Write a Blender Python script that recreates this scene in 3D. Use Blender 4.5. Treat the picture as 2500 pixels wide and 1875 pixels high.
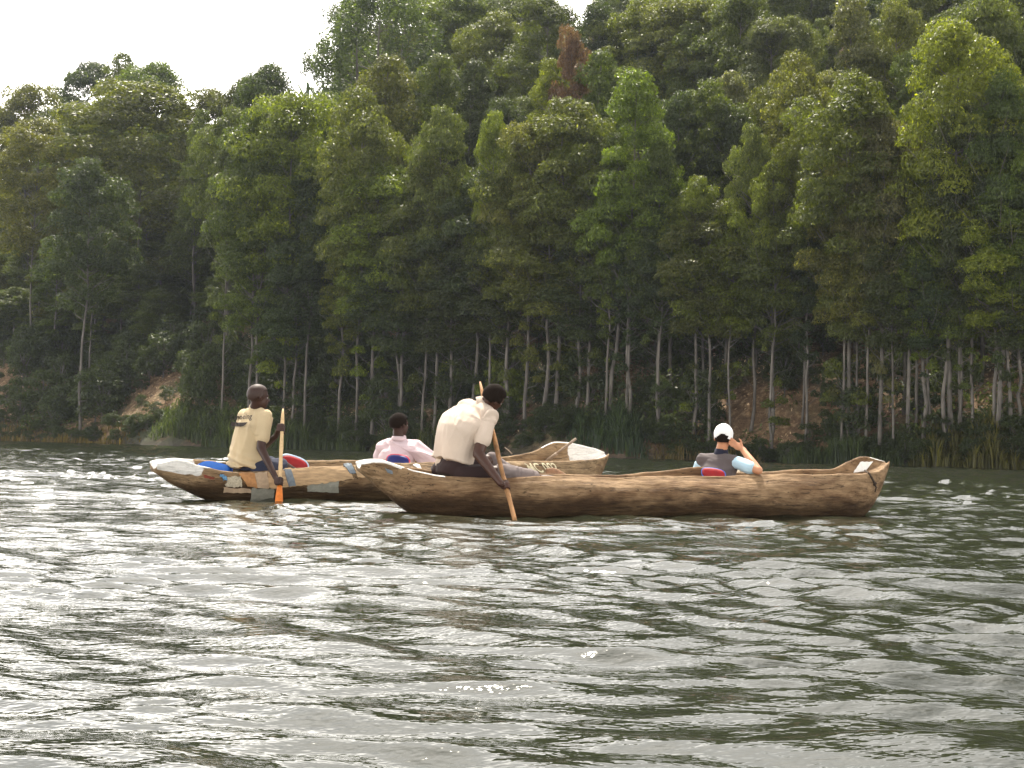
import bpy, bmesh, math, random
import numpy as np
from mathutils import Vector, Matrix, noise
from mathutils.bvhtree import BVHTree

for o in list(bpy.data.objects):
    bpy.data.objects.remove(o)
scn = bpy.context.scene
COL = scn.collection
rng = np.random.default_rng(7)
random.seed(7)
HC = 0.60                      # eye height above the lake

# ------------------------------------------------------------------ camera
FPX = 3400.0                   # focal length in pixels of the 2500 px wide photograph
rho = math.atan(0.0235)
pit = math.atan((1089.0 - 937.5) / FPX)
cF = Vector((0, math.cos(pit), math.sin(pit)))
cR0 = Vector((1, 0, 0)); cU0 = cR0.cross(cF)
cR = cR0 * math.cos(rho) + cU0 * math.sin(rho)
cU = cR.cross(cF)
cam_d = bpy.data.cameras.new('camera')
cam_d.sensor_width = 36.0
cam_d.lens = 36.0 * FPX / 2500.0
cam_d.clip_start = 0.05; cam_d.clip_end = 3000
cam = bpy.data.objects.new('camera', cam_d); COL.objects.link(cam)
m = Matrix((cR, cU, -cF)).transposed().to_4x4()
m.translation = Vector((0, 0, HC))
cam.matrix_world = m
scn.camera = cam
CAMP = Vector((0, 0, HC))

def ray(px, py):
    return (cF + cR * ((px - 1250.0) / FPX) - cU * ((py - 937.5) / FPX)).normalized()
def P(px, py, Y):              # the world point seen at (px, py) in the photograph, at ground distance Y
    d = ray(px, py)
    return CAMP + d * (Y / d.y)
def proj(p):
    d = Vector(p) - CAMP
    k = d.dot(cF)
    return (1250.0 + FPX * d.dot(cR) / k, 937.5 - FPX * d.dot(cU) / k)

# ------------------------------------------------------------------ light
SUN_EL, SUN_AZ = math.radians(62), math.radians(-8)      # azimuth from +Y towards +X
sdir = Vector((math.sin(SUN_AZ) * math.cos(SUN_EL), math.cos(SUN_AZ) * math.cos(SUN_EL), math.sin(SUN_EL)))
w = bpy.data.worlds.new("World"); scn.world = w; w.use_nodes = True
nt = w.node_tree; nt.nodes.clear()
N = nt.nodes.new; L = nt.links.new
wo = N('ShaderNodeOutputWorld'); bg = N('ShaderNodeBackground')
sky = N('ShaderNodeTexSky'); sky.sky_type = 'NISHITA'; sky.sun_disc = False
sky.sun_elevation = SUN_EL; sky.sun_rotation = SUN_AZ
sky.air_density = 1.3; sky.dust_density = 4.0; sky.ozone_density = 1.0; sky.altitude = 1900
tc = N('ShaderNodeTexCoord'); mp = N('ShaderNodeMapping'); mp.inputs['Scale'].default_value = (1, 1, 1.6)
cn = N('ShaderNodeTexNoise'); cn.inputs['Scale'].default_value = 2.2; cn.inputs['Detail'].default_value = 6; cn.inputs['Roughness'].default_value = 0.62
cr = N('ShaderNodeValToRGB'); cr.color_ramp.elements[0].position = 0.36; cr.color_ramp.elements[1].position = 0.60
cr.color_ramp.elements[0].color = (0.50, 0.50, 0.50, 1); cr.color_ramp.elements[1].color = (1, 1, 1, 1)
mx = N('ShaderNodeMixRGB')
lum = N('ShaderNodeRGBToBW'); cl_ = N('ShaderNodeMixRGB'); cl_.blend_type = 'MULTIPLY'; cl_.inputs[0].default_value = 1.0
cl_.inputs[2].default_value = (0.76, 0.722, 0.67, 1)
pw = N('ShaderNodeMath'); pw.operation = 'POWER'; pw.inputs[1].default_value = 2.5      # thin cloud glows towards the sun
L(sky.outputs[0], lum.inputs[0]); L(lum.outputs[0], pw.inputs[0]); lim = N('ShaderNodeMath'); lim.operation = 'MINIMUM'; lim.inputs[1].default_value = 52.0
L(pw.outputs[0], lim.inputs[0]); L(lim.outputs[0], cl_.inputs[1]); L(cl_.outputs[0], mx.inputs[2])
L(tc.outputs['Generated'], mp.inputs[0]); L(mp.outputs[0], cn.inputs['Vector']); L(cn.outputs[0], cr.inputs[0])
L(cr.outputs[0], mx.inputs[0]); L(sky.outputs[0], mx.inputs[1]); L(mx.outputs[0], bg.inputs[0])
bg.inputs[1].default_value = 0.13
L(bg.outputs[0], wo.inputs[0])
sl = bpy.data.lights.new('sun', 'SUN'); sl.energy = 5.0; sl.angle = math.radians(0.6); sl.color = (1.0, 0.92, 0.78)
so = bpy.data.objects.new('sun', sl); COL.objects.link(so)
so.rotation_euler = (-sdir).to_track_quat('-Z', 'Y').to_euler(); so.location = (0, 0, 150)
scn.view_settings.view_transform = 'Standard'; scn.view_settings.look = 'None'
scn.view_settings.gamma = 1.0; scn.view_settings.exposure = 0.70; scn.view_settings.use_curve_mapping = False
scn.cycles.volume_bounces = 0
scn.cycles.max_bounces = 6

# ------------------------------------------------------------------ helpers
def tag(o, label=None, cat=None, group=None, kind=None):
    if label: o['label'] = label
    if cat: o['category'] = cat
    if group: o['group'] = group
    if kind: o['kind'] = kind
    return o
def empty(name, loc=(0, 0, 0), rz=0.0):
    o = bpy.data.objects.new(name, None); COL.objects.link(o)
    o.location = loc; o.rotation_euler = (0, 0, rz); o.empty_display_size = 0.2
    return o
def npmesh(name, verts, faces, smooth=True):
    """faces: (n,k) int array or list of tuples"""
    me = bpy.data.meshes.new(name)
    v = np.asarray(verts, dtype=np.float32)
    if isinstance(faces, np.ndarray):
        n, k = faces.shape
        me.vertices.add(len(v)); me.vertices.foreach_set('co', v.ravel())
        me.loops.add(n * k); me.loops.foreach_set('vertex_index', faces.astype(np.int32).ravel())
        me.polygons.add(n); me.polygons.foreach_set('loop_start', np.arange(0, n * k, k, dtype=np.int32))
        me.update(calc_edges=True)
    else:
        me.from_pydata([tuple(x) for x in v], [], [tuple(f) for f in faces]); me.update()
    if smooth:
        me.polygons.foreach_set('use_smooth', np.ones(len(me.polygons), dtype=bool))
    return me
def link(name, me, mat, parent=None, world=False):
    o = bpy.data.objects.new(name, me); COL.objects.link(o)
    if mat and not me.materials: me.materials.append(mat)
    if parent:
        o.parent = parent
        if world: o.matrix_parent_inverse = PINV[parent.name]
    return o
PINV = {}
def root_at(name, loc, rz=0.0):
    o = empty(name, loc, rz)
    PINV[o.name] = (Matrix.Translation(Vector(loc)) @ Matrix.Rotation(rz, 4, 'Z')).inverted()
    return o
def fattr(me, name, vals, domain='POINT'):
    a = me.attributes.new(name, 'FLOAT', domain); a.data.foreach_set('value', np.asarray(vals, dtype=np.float32))

class Mt:
    def __init__(s, name):
        s.m = bpy.data.materials.new(name); s.m.use_nodes = True
        s.t = s.m.node_tree; s.t.nodes.clear()
        s.o = s.n('ShaderNodeOutputMaterial')
        s.p = s.n('ShaderNodeBsdfPrincipled'); s.l(s.p.outputs[0], s.o.inputs[0])
    def n(s, ty, **kw):
        x = s.t.nodes.new(ty)
        for k, v in kw.items():
            if k in x.inputs: x.inputs[k].default_value = v
            else: setattr(x, k, v)
        return x
    def l(s, a, b): s.t.links.new(a, b)
    def noise(s, scale, detail=4, rough=0.55, vec=None, stretch=None, coord='Object'):
        x = s.n('ShaderNodeTexNoise', Scale=scale, Detail=detail, Roughness=rough)
        if vec is None: vec = s.n('ShaderNodeTexCoord').outputs[coord]
        if stretch:
            mpn = s.n('ShaderNodeMapping'); mpn.inputs['Scale'].default_value = stretch
            s.l(vec, mpn.inputs[0]); vec = mpn.outputs[0]
        s.l(vec, x.inputs['Vector'])
        return x.outputs[0]
    def ramp(s, fac, stops):
        r = s.n('ShaderNodeValToRGB'); e = r.color_ramp.elements
        while len(e) < len(stops): e.new(0.5)
        for i, (p, c) in enumerate(stops):
            e[i].position = p; e[i].color = tuple(c) + (1,) if len(c) == 3 else c
        s.l(fac, r.inputs[0]); return r.outputs[0]
    def mix(s, fac, a, b, mode='MIX'):
        x = s.n('ShaderNodeMixRGB', blend_type=mode)
        for i, v in ((0, fac), (1, a), (2, b)):
            if hasattr(v, 'is_linked') or hasattr(v, 'links'): s.l(v, x.inputs[i])
            elif i == 0: x.inputs[0].default_value = v
            else: x.inputs[i].default_value = tuple(v) + (1,)
        return x.outputs[0]
    def math(s, op, a, b=0.0, clamp=False):
        x = s.n('ShaderNodeMath', operation=op, use_clamp=clamp)
        for i, v in ((0, a), (1, b)):
            if hasattr(v, 'links'): s.l(v, x.inputs[i])
            else: x.inputs[i].default_value = v
        return x.outputs[0]
    def bump(s, h, strength=0.5, dist=0.01):
        b = s.n('ShaderNodeBump', Strength=strength, Distance=dist); s.l(h, b.inputs['Height'])
        s.l(b.outputs[0], s.p.inputs['Normal']); return b
    def base(s, c):
        if hasattr(c, 'links'): s.l(c, s.p.inputs['Base Color'])
        else: s.p.inputs['Base Color'].default_value = tuple(c) + (1,)

def plain(name, col, rough=0.8, nscale=30, var=0.25, bump=0.2, bdist=0.004, stretch=None, spec=0.3):
    q = Mt(name); n = q.noise(nscale, 5, 0.6, stretch=stretch)
    c0 = [x * (1 - var) for x in col]; c1 = [min(1, x * (1 + var)) for x in col]
    q.base(q.ramp(n, [(0.3, c0), (0.7, c1)])); q.p.inputs['Roughness'].default_value = rough
    q.p.inputs['Specular IOR Level'].default_value = spec
    if bump: q.bump(n, bump, bdist)
    return q.m

# ------------------------------------------------------------------ terrain
AX = [-0.60, -0.40, -0.33, -0.24, -0.18, -0.147, -0.125, -0.03, 0.03, 0.15, 0.5]
AZ = [22, 25, 29, 38, 47, 55, 60, 63, 76, 98, 115]
def vn(x, y):
    return (0.618 * x + 0.787 * (y - 90.5))
def ground(x, y):
    x = np.asarray(x, float); y = np.asarray(y, float)
    v = vn(x, y) + 1.2 * np.sin(x * 0.21 + 1) + 0.7 * np.sin(x * 0.53 + y * 0.2)
    a = x / np.maximum(y, 1)
    cap = np.interp(a, AX, AZ)
    rise = np.where(v > 0, 0.60 * v + 0.55 * np.clip(v, 0, 1.0), 0.5 * v)
    rise = rise + np.where(v > 3, 1, 0) * 0.8 * (np.sin(x * 0.17 + 2) * np.sin(y * 0.13) + 0.4 * np.sin(x * 0.41 + y * 0.37))
    k = 5.0
    z = -k * np.logaddexp(-rise / k, -cap / k) + k * np.log1p(np.exp(-cap / k)) * 0
    z = np.where(v > 0, np.maximum(z, 0.02 * v), rise)
    far = np.maximum(v - cap / 0.6 - 15, 0)
    return z - 0.12 * far
nx_, ny_ = 220, 230
gx = np.linspace(-190, 190, nx_); gy = np.concatenate([np.linspace(38, 150, 130), np.linspace(151.5, 420, 100)])
X, Yg = np.meshgrid(gx, gy)
Z = ground(X, Yg)
Z = Z + rng.normal(0, 0.10, Z.shape) * (vn(X, Yg) > 2)
idx = np.arange(len(gx) * len(gy)).reshape(len(gy), len(gx))
F = np.stack([idx[:-1, :-1], idx[:-1, 1:], idx[1:, 1:], idx[1:, :-1]], -1).reshape(-1, 4)
q = Mt('hill_litter')
n1 = q.noise(0.12, 5, 0.6); n2 = q.noise(2.5, 6, 0.7); n3 = q.noise(14, 3, 0.6)
litter = q.ramp(n2, [(0.3, (0.08, 0.045, 0.025)), (0.52, (0.22, 0.135, 0.07)), (0.72, (0.50, 0.35, 0.20))])
grass = q.ramp(n2, [(0.3, (0.025, 0.036, 0.012)), (0.7, (0.075, 0.08, 0.03))])
gm = q.mix(q.ramp(n1, [(0.47, (0, 0, 0)), (0.58, (1, 1, 1))]), litter, grass)
sz = q.n('ShaderNodeSeparateXYZ'); q.l(q.n('ShaderNodeTexCoord').outputs['Object'], sz.inputs[0])
mrz = q.n('ShaderNodeMapRange'); mrz.inputs['From Min'].default_value = 1.3; mrz.inputs['From Max'].default_value = 0.3
q.l(q.math('ADD', sz.outputs[2], q.math('MULTIPLY', n2, 0.8)), mrz.inputs[0])
q.base(q.mix(mrz.outputs[0], gm, (0.035, 0.026, 0.017)))        # damp mud at the water's edge
q.p.inputs['Roughness'].default_value = 0.95; q.bump(n3, 1.0, 0.15)
terr = link('hill', npmesh('hill', np.stack([X, Yg, Z], -1).reshape(-1, 3), F), q.m); terr['kind'] = 'structure'

# lake bed so that the lake is closed below
bed = link('lake_bed', npmesh('lake_bed', [(-400, -60, -6), (400, -60, -6), (400, 420, -6), (-400, 420, -6)], [(0, 1, 2, 3)]),
           plain('mud', (0.06, 0.055, 0.03))); bed['kind'] = 'structure'

# ------------------------------------------------------------------ water
def water_mesh():
    d = [0.8]
    while d[-1] < 24: d.append(d[-1] * 1.0052)
    while d[-1] < 190: d.append(d[-1] * 1.0075)
    d = np.array(d)
    fine = np.radians(np.arange(-25, 25.001, 0.072))
    side = np.radians(np.linspace(25, 88, 60)[1:])
    a = np.concatenate([-side[::-1], fine, side])
    D, A = np.meshgrid(d, a, indexing='ij')
    X = D * np.sin(A); Y = D * np.cos(A)
    rw = np.random.default_rng(11)
    x0, y0 = X.copy(), Y.copy(); Zw = np.zeros_like(X); DX = np.zeros_like(X); DY = np.zeros_like(X)
    # slow domain warp keeps the sines from reading as a pattern
    wx = 0.35 * np.sin(0.9 * Y + 1.3) + 0.25 * np.sin(1.7 * X + 0.8 * Y); wy = 0.30 * np.sin(0.8 * X + 0.5) + 0.22 * np.sin(1.9 * Y - 0.9 * X)
    gust = 0.80 + 0.30 * np.clip((X / np.maximum(Y, 1) + 0.1) * 1.7, -0.6, 1.0) + 0.22 * np.sin(0.5 * X + 0.33 * Y + 1) * np.sin(0.21 * X - 0.6 * Y)
    gust = gust * (1 + 1.5 * np.clip((D - 13) / 30, 0, 1))
    lam = np.exp(np.linspace(math.log(0.13), math.log(2.2), 84))
    cell = np.maximum(D * math.radians(0.072), D * 0.0052)
    for i, l in enumerate(lam):
        th = math.radians(-96) + rw.normal(0, 0.52)          # travelling towards the camera, a little to the left
        k = 2 * math.pi / l; kx, ky = k * math.cos(th), k * math.sin(th)
        slope = 0.035 * (1.3 if l < 0.3 else 1.05 if l < 0.6 else 0.42)
        amp = slope / k * np.clip((l / cell - 0.3) / 1.0, 0, 1)
        warp = 1.0 if l > 0.35 else 0.8
        am = 0.65 + 0.35 * np.sin(x0 * (0.7 + 0.4 * rw.random()) / max(l, 0.5) + y0 * (0.5 + 0.3 * rw.random()) / max(l, 0.5) + rw.random() * 6)
        ph = kx * (x0 + warp * wx) + ky * (y0 + warp * wy) + rw.random() * 6.283
        A_ = amp * am * gust * 1.35
        Zw += A_ * np.sin(ph); DX -= 0.5 * A_ * math.cos(th) * np.cos(ph) * -1; DY -= 0.5 * A_ * math.sin(th) * np.cos(ph) * -1
    for pc, am_ in ((P(681, 1226, 13.66), 0.016), (P(1254, 1262, 11.6), 0.014)):      # rings where the paddles enter
        rr = np.hypot(x0 - pc.x, (y0 - pc.y)); Zw += am_ * np.cos(rr * 2 * math.pi / 0.26) * np.exp(-rr / 0.32)
    X2, Y2 = x0 - DX * -1, y0 - DY * -1
    idx = np.arange(X.size).reshape(X.shape)
    F = np.stack([idx[:-1, :-1], idx[1:, :-1], idx[1:, 1:], idx[:-1, 1:]], -1).reshape(-1, 4)
    return np.stack([X2, Y2, Zw], -1).reshape(-1, 3), F
wv, wf = water_mesh()
q = Mt('lake_water')
tco = q.n('ShaderNodeTexCoord').outputs['Object']
nb1 = q.noise(5.0, 4, 0.6, vec=tco, stretch=(0.8, 1.5, 1)); nb2 = q.noise(19.0, 3, 0.55, vec=tco, stretch=(0.7, 1.4, 1))
hh = q.math('ADD', q.math('MULTIPLY', nb1, 1.0), q.math('MULTIPLY', nb2, 0.16))
bp = q.bump(hh, 1.0, 0.015)
q.base((0.017, 0.020, 0.012)); q.p.inputs['Roughness'].default_value = 0.06; q.p.inputs['IOR'].default_value = 1.333
q.p.inputs['Specular IOR Level'].default_value = 0.5
water = link('lake_water', npmesh('lake_water', wv, wf), q.m); water['kind'] = 'structure'
WBVH = None
# ------------------------------------------------------------------ foliage materials and meshes
def leaf_mat(name, gain=1.0):
    q = Mt(name)
    q.t.nodes.remove(q.p)
    oi = q.n('ShaderNodeObjectInfo'); at = q.n('ShaderNodeAttribute'); at.attribute_name = 'rnd'
    v = q.ramp(at.outputs['Fac'], [(0.0, (0.50, 0.52, 0.55)), (0.55, (1.0, 1.0, 1.0)), (0.93, (1.35, 1.3, 1.1)), (1.0, (2.3, 2.1, 1.9))])
    c = q.mix(1.0, oi.outputs['Color'], v, 'MULTIPLY')
    c2 = q.mix(1.0, c, (2.0 * gain, 2.1 * gain, 0.55 * gain), 'MULTIPLY')
    p = q.n('ShaderNodeBsdfPrincipled', Roughness=0.42); p.inputs['Specular IOR Level'].default_value = 0.3
    q.l(c, p.inputs['Base Color'])
    tr = q.n('ShaderNodeBsdfTranslucent'); q.l(c2, tr.inputs[0])
    ms = q.n('ShaderNodeMixShader'); ms.inputs[0].default_value = 0.45
    q.l(p.outputs[0], ms.inputs[1]); q.l(tr.outputs[0], ms.inputs[2]); q.l(ms.outputs[0], q.o.inputs[0])
    return q.m
LEAF = leaf_mat('eucalyptus_leaf')
def bark_mat(name, c0, c1):
    q = Mt(name)
    n = q.noise(1.2, 5, 0.65, stretch=(3, 3, 0.5)); q.base(q.ramp(n, [(0.34, c0), (0.66, c1)]))
    q.p.inputs['Roughness'].default_value = 0.85; q.bump(n, 0.5, 0.03); return q.m
BARK = bark_mat('eucalyptus_bark', (0.055, 0.048, 0.042), (0.17, 0.152, 0.13))
DEAD = bark_mat('dead_wood', (0.25, 0.19, 0.14), (0.55, 0.46, 0.36))

def leaves(centers, normals, size, r, droop=0.0):
    """one diamond of two triangles per leaf"""
    n = len(centers)
    t = r.normal(size=(n, 3)); t[:, 2] -= droop
    t -= normals * np.sum(t * normals, 1)[:, None] * (0.6 if droop else 1.0)
    t /= np.linalg.norm(t, axis=1)[:, None] + 1e-9
    b = np.cross(normals, t); b /= np.linalg.norm(b, axis=1)[:, None] + 1e-9
    s = size * r.uniform(0.6, 1.35, n)[:, None]
    v = np.stack([centers - t * s, centers + b * s * 0.42 + normals * s * 0.12, centers + t * s, centers - b * s * 0.42 + normals * s * 0.12], 1)
    f = np.arange(n * 4).reshape(n, 4)
    return v.reshape(-1, 3), f
def clump(c, rad, n, r, flat=0.78, low=-0.35):
    d = r.normal(size=(n * 2, 3)); d /= np.linalg.norm(d, axis=1)[:, None]
    d = d[d[:, 2] > low][:n]
    k = rad * (0.62 + 0.42 * r.random(len(d)) ** 0.45)
    # lumpy shell
    k *= 1 + 0.16 * np.sin(d[:, 0] * 7 + c[0] * 3) * np.sin(d[:, 1] * 6 + c[1] * 3) + 0.12 * np.sin(d[:, 2] * 9 + c[2])
    p = c + d * k[:, None] * np.array([1, 1, flat])
    nn = d * 0.95 + r.normal(size=d.shape) * 0.5 + np.array([0, 0, 0.3]); nn /= np.linalg.norm(nn, axis=1)[:, None]
    return p, nn
def tube(pts, rads, sides=6, cap=True):
    pts = [Vector(p) for p in pts]; V = []; Fc = []
    for i, p in enumerate(pts):
        d = (pts[min(i + 1, len(pts) - 1)] - pts[max(i - 1, 0)]).normalized()
        u = d.cross(Vector((0.3, 1, 0.13)));  u = u.normalized() if u.length > 1e-4 else d.orthogonal().normalized()
        w_ = d.cross(u)
        for j in range(sides):
            an = 2 * math.pi * j / sides
            V.append(p + (u * math.cos(an) + w_ * math.sin(an)) * rads[i])
    for i in range(len(pts) - 1):
        for j in range(sides):
            a = i * sides + j; b = i * sides + (j + 1) % sides
            Fc.append((a, b, b + sides, a + sides))
    if cap:
        Fc.append(tuple(range(sides))[::-1]); Fc.append(tuple(range((len(pts) - 1) * sides, len(pts) * sides)))
    return V, Fc
def joinvf(parts):
    V = []; Fc = []
    for v, f in parts:
        o = len(V); V += [tuple(x) for x in v]; Fc += [tuple(i + o for i in g) for g in f]
    return V, Fc
H0, W0 = 22.0, 7.4
def make_tree_mesh(kind, seed):
    """a tree 22 m tall with a crown about 6 m wide; returns trunk mesh, crown mesh"""
    r = np.random.default_rng(seed)
    CL = []
    if kind == 'dome':
        zc, hz, R, n, cr0 = 15.6, 5.8, 3.2, 40, 1.35
    elif kind == 'cone':
        zc, hz, R, n, cr0 = 14.8, 6.6, 3.4, 44, 1.25
    elif kind == 'umbrella':
        zc, hz, R, n, cr0 = 18.6, 2.3, 2.9, 28, 0.95
    elif kind == 'slim':
        zc, hz, R, n, cr0 = 14.8, 6.2, 2.2, 38, 0.9
    elif kind == 'open':
        zc, hz, R, n, cr0 = 13.5, 8.0, 3.7, 50, 0.95
    elif kind == 'round':
        zc, hz, R, n, cr0 = 11.5, 10.0, 2.6, 46, 0.95
    tries = 0
    while len(CL) < n and tries < 4000:
        tries += 1
        u = r.uniform(-1, 1); an = r.uniform(0, 2 * math.pi)
        z = zc + hz * u * 0.93
        if kind == 'cone': prof = max(0.05, (1 - (u + 1) / 2) ** 0.72) * min(1, (u + 1) * 1.9 + 0.25)
        elif kind == 'umbrella': prof = math.sqrt(max(0.03, 1 - max(u, -0.2) ** 2)) if u > -0.35 else 0.45 * (1 + u) + 0.2
        elif kind == 'open': prof = math.sqrt(max(0.05, 1 - u * u)) * (1.0 if u > -0.5 else 0.8)
        else: prof = math.sqrt(max(0.04, 1 - (u if u > 0 else u * 0.85) ** 2))
        rr = R * prof * (r.uniform(0.62, 1.06) if kind != 'open' else r.uniform(0.75, 1.12)) * (1 + 0.20 * math.sin(2 * an + seed) + 0.14 * math.sin(3 * an + 2.3 * seed + 4 * u))
        if kind == 'open' and u < 0.4 and abs(math.cos(an)) < 0.45: continue
        c = np.array([rr * math.cos(an), rr * math.sin(an), z])
        if all(np.linalg.norm((c - d) * np.array([1, 1, 0.8])) > cr0 * 1.0 for d, _ in CL) or tries > 3000:
            CL.append((c, cr0 * r.uniform(0.6, 1.2)))
    top = zc + hz * 0.97
    CL.append((np.array([0.1, 0, top - 0.6]), cr0 * 0.85)); CL.append((np.array([1.1, 0.4, top - 1.5]), cr0 * 0.85)); CL.append((np.array([-1.1, -0.3, top - 1.7]), cr0 * 0.85)); CL.append((np.array([0.1, -1.2, top - 2.0]), cr0 * 0.85))
    if kind in ('dome', 'slim', 'cone'):                   # a few stragglers on the bare trunk
        for _ in range(r.integers(2, 8)):
            an = r.uniform(0, 6.28); CL.append((np.array([1.2 * math.cos(an), 1.2 * math.sin(an), r.uniform(2.5, 9)]), r.uniform(0.4, 0.75)))
    Vs = []; Fs = []; Rn = []; off = 0
    for c, cr_ in CL:
        nn_ = int(440 * (cr_ / 0.8) ** 1.6)
        p, nm = clump(c, cr_, nn_, r, low=-0.25 if kind != 'open' else -0.8, flat=0.86 if kind != 'open' else 1.25)
        if kind == 'open': p[:, 2] -= 0.25 * r.random(len(p)) ** 2 * 3
        v, f = leaves(p, nm, 0.118, r, droop=0.5)
        Vs.append(v); Fs.append(f + off); off += len(v)
        cl = r.normal(0, 0.10)
        Rn.append(np.clip(r.beta(2.0, 2.6, len(p)) + cl, 0, 0.94) * 1.0)
    rn = np.concatenate(Rn); k = r.random(len(rn)) > 0.975; rn[k] = 1.0
    cm = npmesh('crown_' + kind, np.concatenate(Vs), np.concatenate(Fs), smooth=False)
    fattr(cm, 'rnd', rn, 'FACE'); cm.materials.append(LEAF)
    # trunk, a little crooked, with limbs
    zs = np.linspace(0, top - 0.6, 12); bx = np.cumsum(r.normal(0, 0.10, 12)); by = np.cumsum(r.normal(0, 0.10, 12))
    bx -= bx * (zs / zs[-1]) ** 3 * 1.0; by -= by * (zs / zs[-1]) ** 3
    bx[0] = by[0] = 0
    pts = [(bx[i], by[i], zs[i] - (0.6 if i == 0 else 0)) for i in range(12)]
    rad = [0.17] + [0.125 * (1 - 0.82 * zs[i] / zs[-1]) + 0.012 for i in range(1, 12)]
    parts = [tube(pts, rad, 7)]
    def tp(z):
        return Vector((np.interp(z, zs, bx), np.interp(z, zs, by), z))
    if kind == 'open':
        for s_ in (-1, 1):
            parts.append(tube([tp(5), tp(9) + Vector((s_ * 0.8, 0.2, 0)), tp(14) + Vector((s_ * 1.3, 0.2, 0)), tp(19) + Vector((s_ * 1.6, 0.1, 0))], [0.13, 0.11, 0.08, 0.03], 6))
    for c, cr_ in CL:
        rr = math.hypot(c[0], c[1])
        z0 = max(3.0, c[2] - rr * 0.62 - 0.3); a = tp(min(z0, zs[-1]))
        b = Vector(c); mid = a.lerp(b, 0.55) + Vector((r.normal(0, 0.1), r.normal(0, 0.1), -0.12 * rr))
        parts.append(tube([a, mid, b], [0.026 + 0.007 * rr, 0.02, 0.008], 4, cap=False))
    for _ in range(4):                                      # dead snags low down
        z0 = r.uniform(4, 9.5); an = r.uniform(0, 6.28); a = tp(z0); l_ = r.uniform(0.5, 1.4)
        parts.append(tube([a, a + Vector((l_ * math.cos(an), l_ * math.sin(an), 0.4 * l_))], [0.03, 0.008], 4, cap=False))
    V, Fc = joinvf(parts); tm = npmesh('trunk_' + kind, V, Fc); tm.materials.append(BARK)
    return tm, cm, top
VAR = {k: [make_tree_mesh(k, 100 + 17 * i + 3 * j) for j in range(c)]
       for i, (k, c) in enumerate((('dome', 4), ('cone', 3), ('umbrella', 2), ('slim', 2), ('open', 2), ('round', 2)))}

TINT = {'d': ((0.046, 0.060, 0.022), 'dark green'), 'm': ((0.084, 0.104, 0.023), 'mid green'), 'o': ((0.100, 0.111, 0.028), 'olive'),
        'b': ((0.122, 0.152, 0.022), 'bright green'), 'g': ((0.110, 0.116, 0.052), 'greyish olive'), 'r': ((0.125, 0.070, 0.050), 'rust red')}
FOLGAIN = 1
TREEGROUP = 'tall eucalyptus trees on the hillside'
def put_tree(x, y, z, H, Wd, kind, tint, r, name='eucalyptus_tree'):
    tm, cm, top = VAR[kind][r.integers(len(VAR[kind]))]
    root = bpy.data.objects.new(name, None); COL.objects.link(root)
    root.location = (x, y, z - 0.2); root.rotation_euler = (0, 0, r.uniform(0, 6.28))
    if kind == 'open': root.rotation_euler = (0, 0, r.uniform(-0.3, 0.3))
    k = H / top; kx = Wd / W0
    root.scale = (kx, kx, k)
    t = bpy.data.objects.new('trunk', tm); COL.objects.link(t); t.parent = root
    q_ = (0.7 + 0.45 * r.random()) / kx ** 0.8; t.scale = (q_, q_, 1) if kind != 'open' and kind != 'umbrella' else (1, 1, 1)
    c = bpy.data.objects.new('crown', cm); COL.objects.link(c); c.parent = root
    b = TINT[tint][0]; j = 1 + r.normal(0, 0.10); h = r.normal(0, 0.06)
    c.color = (b[0] * j * (1 + h), b[1] * j, b[2] * j * (1 - h), 1)
    return root

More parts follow.
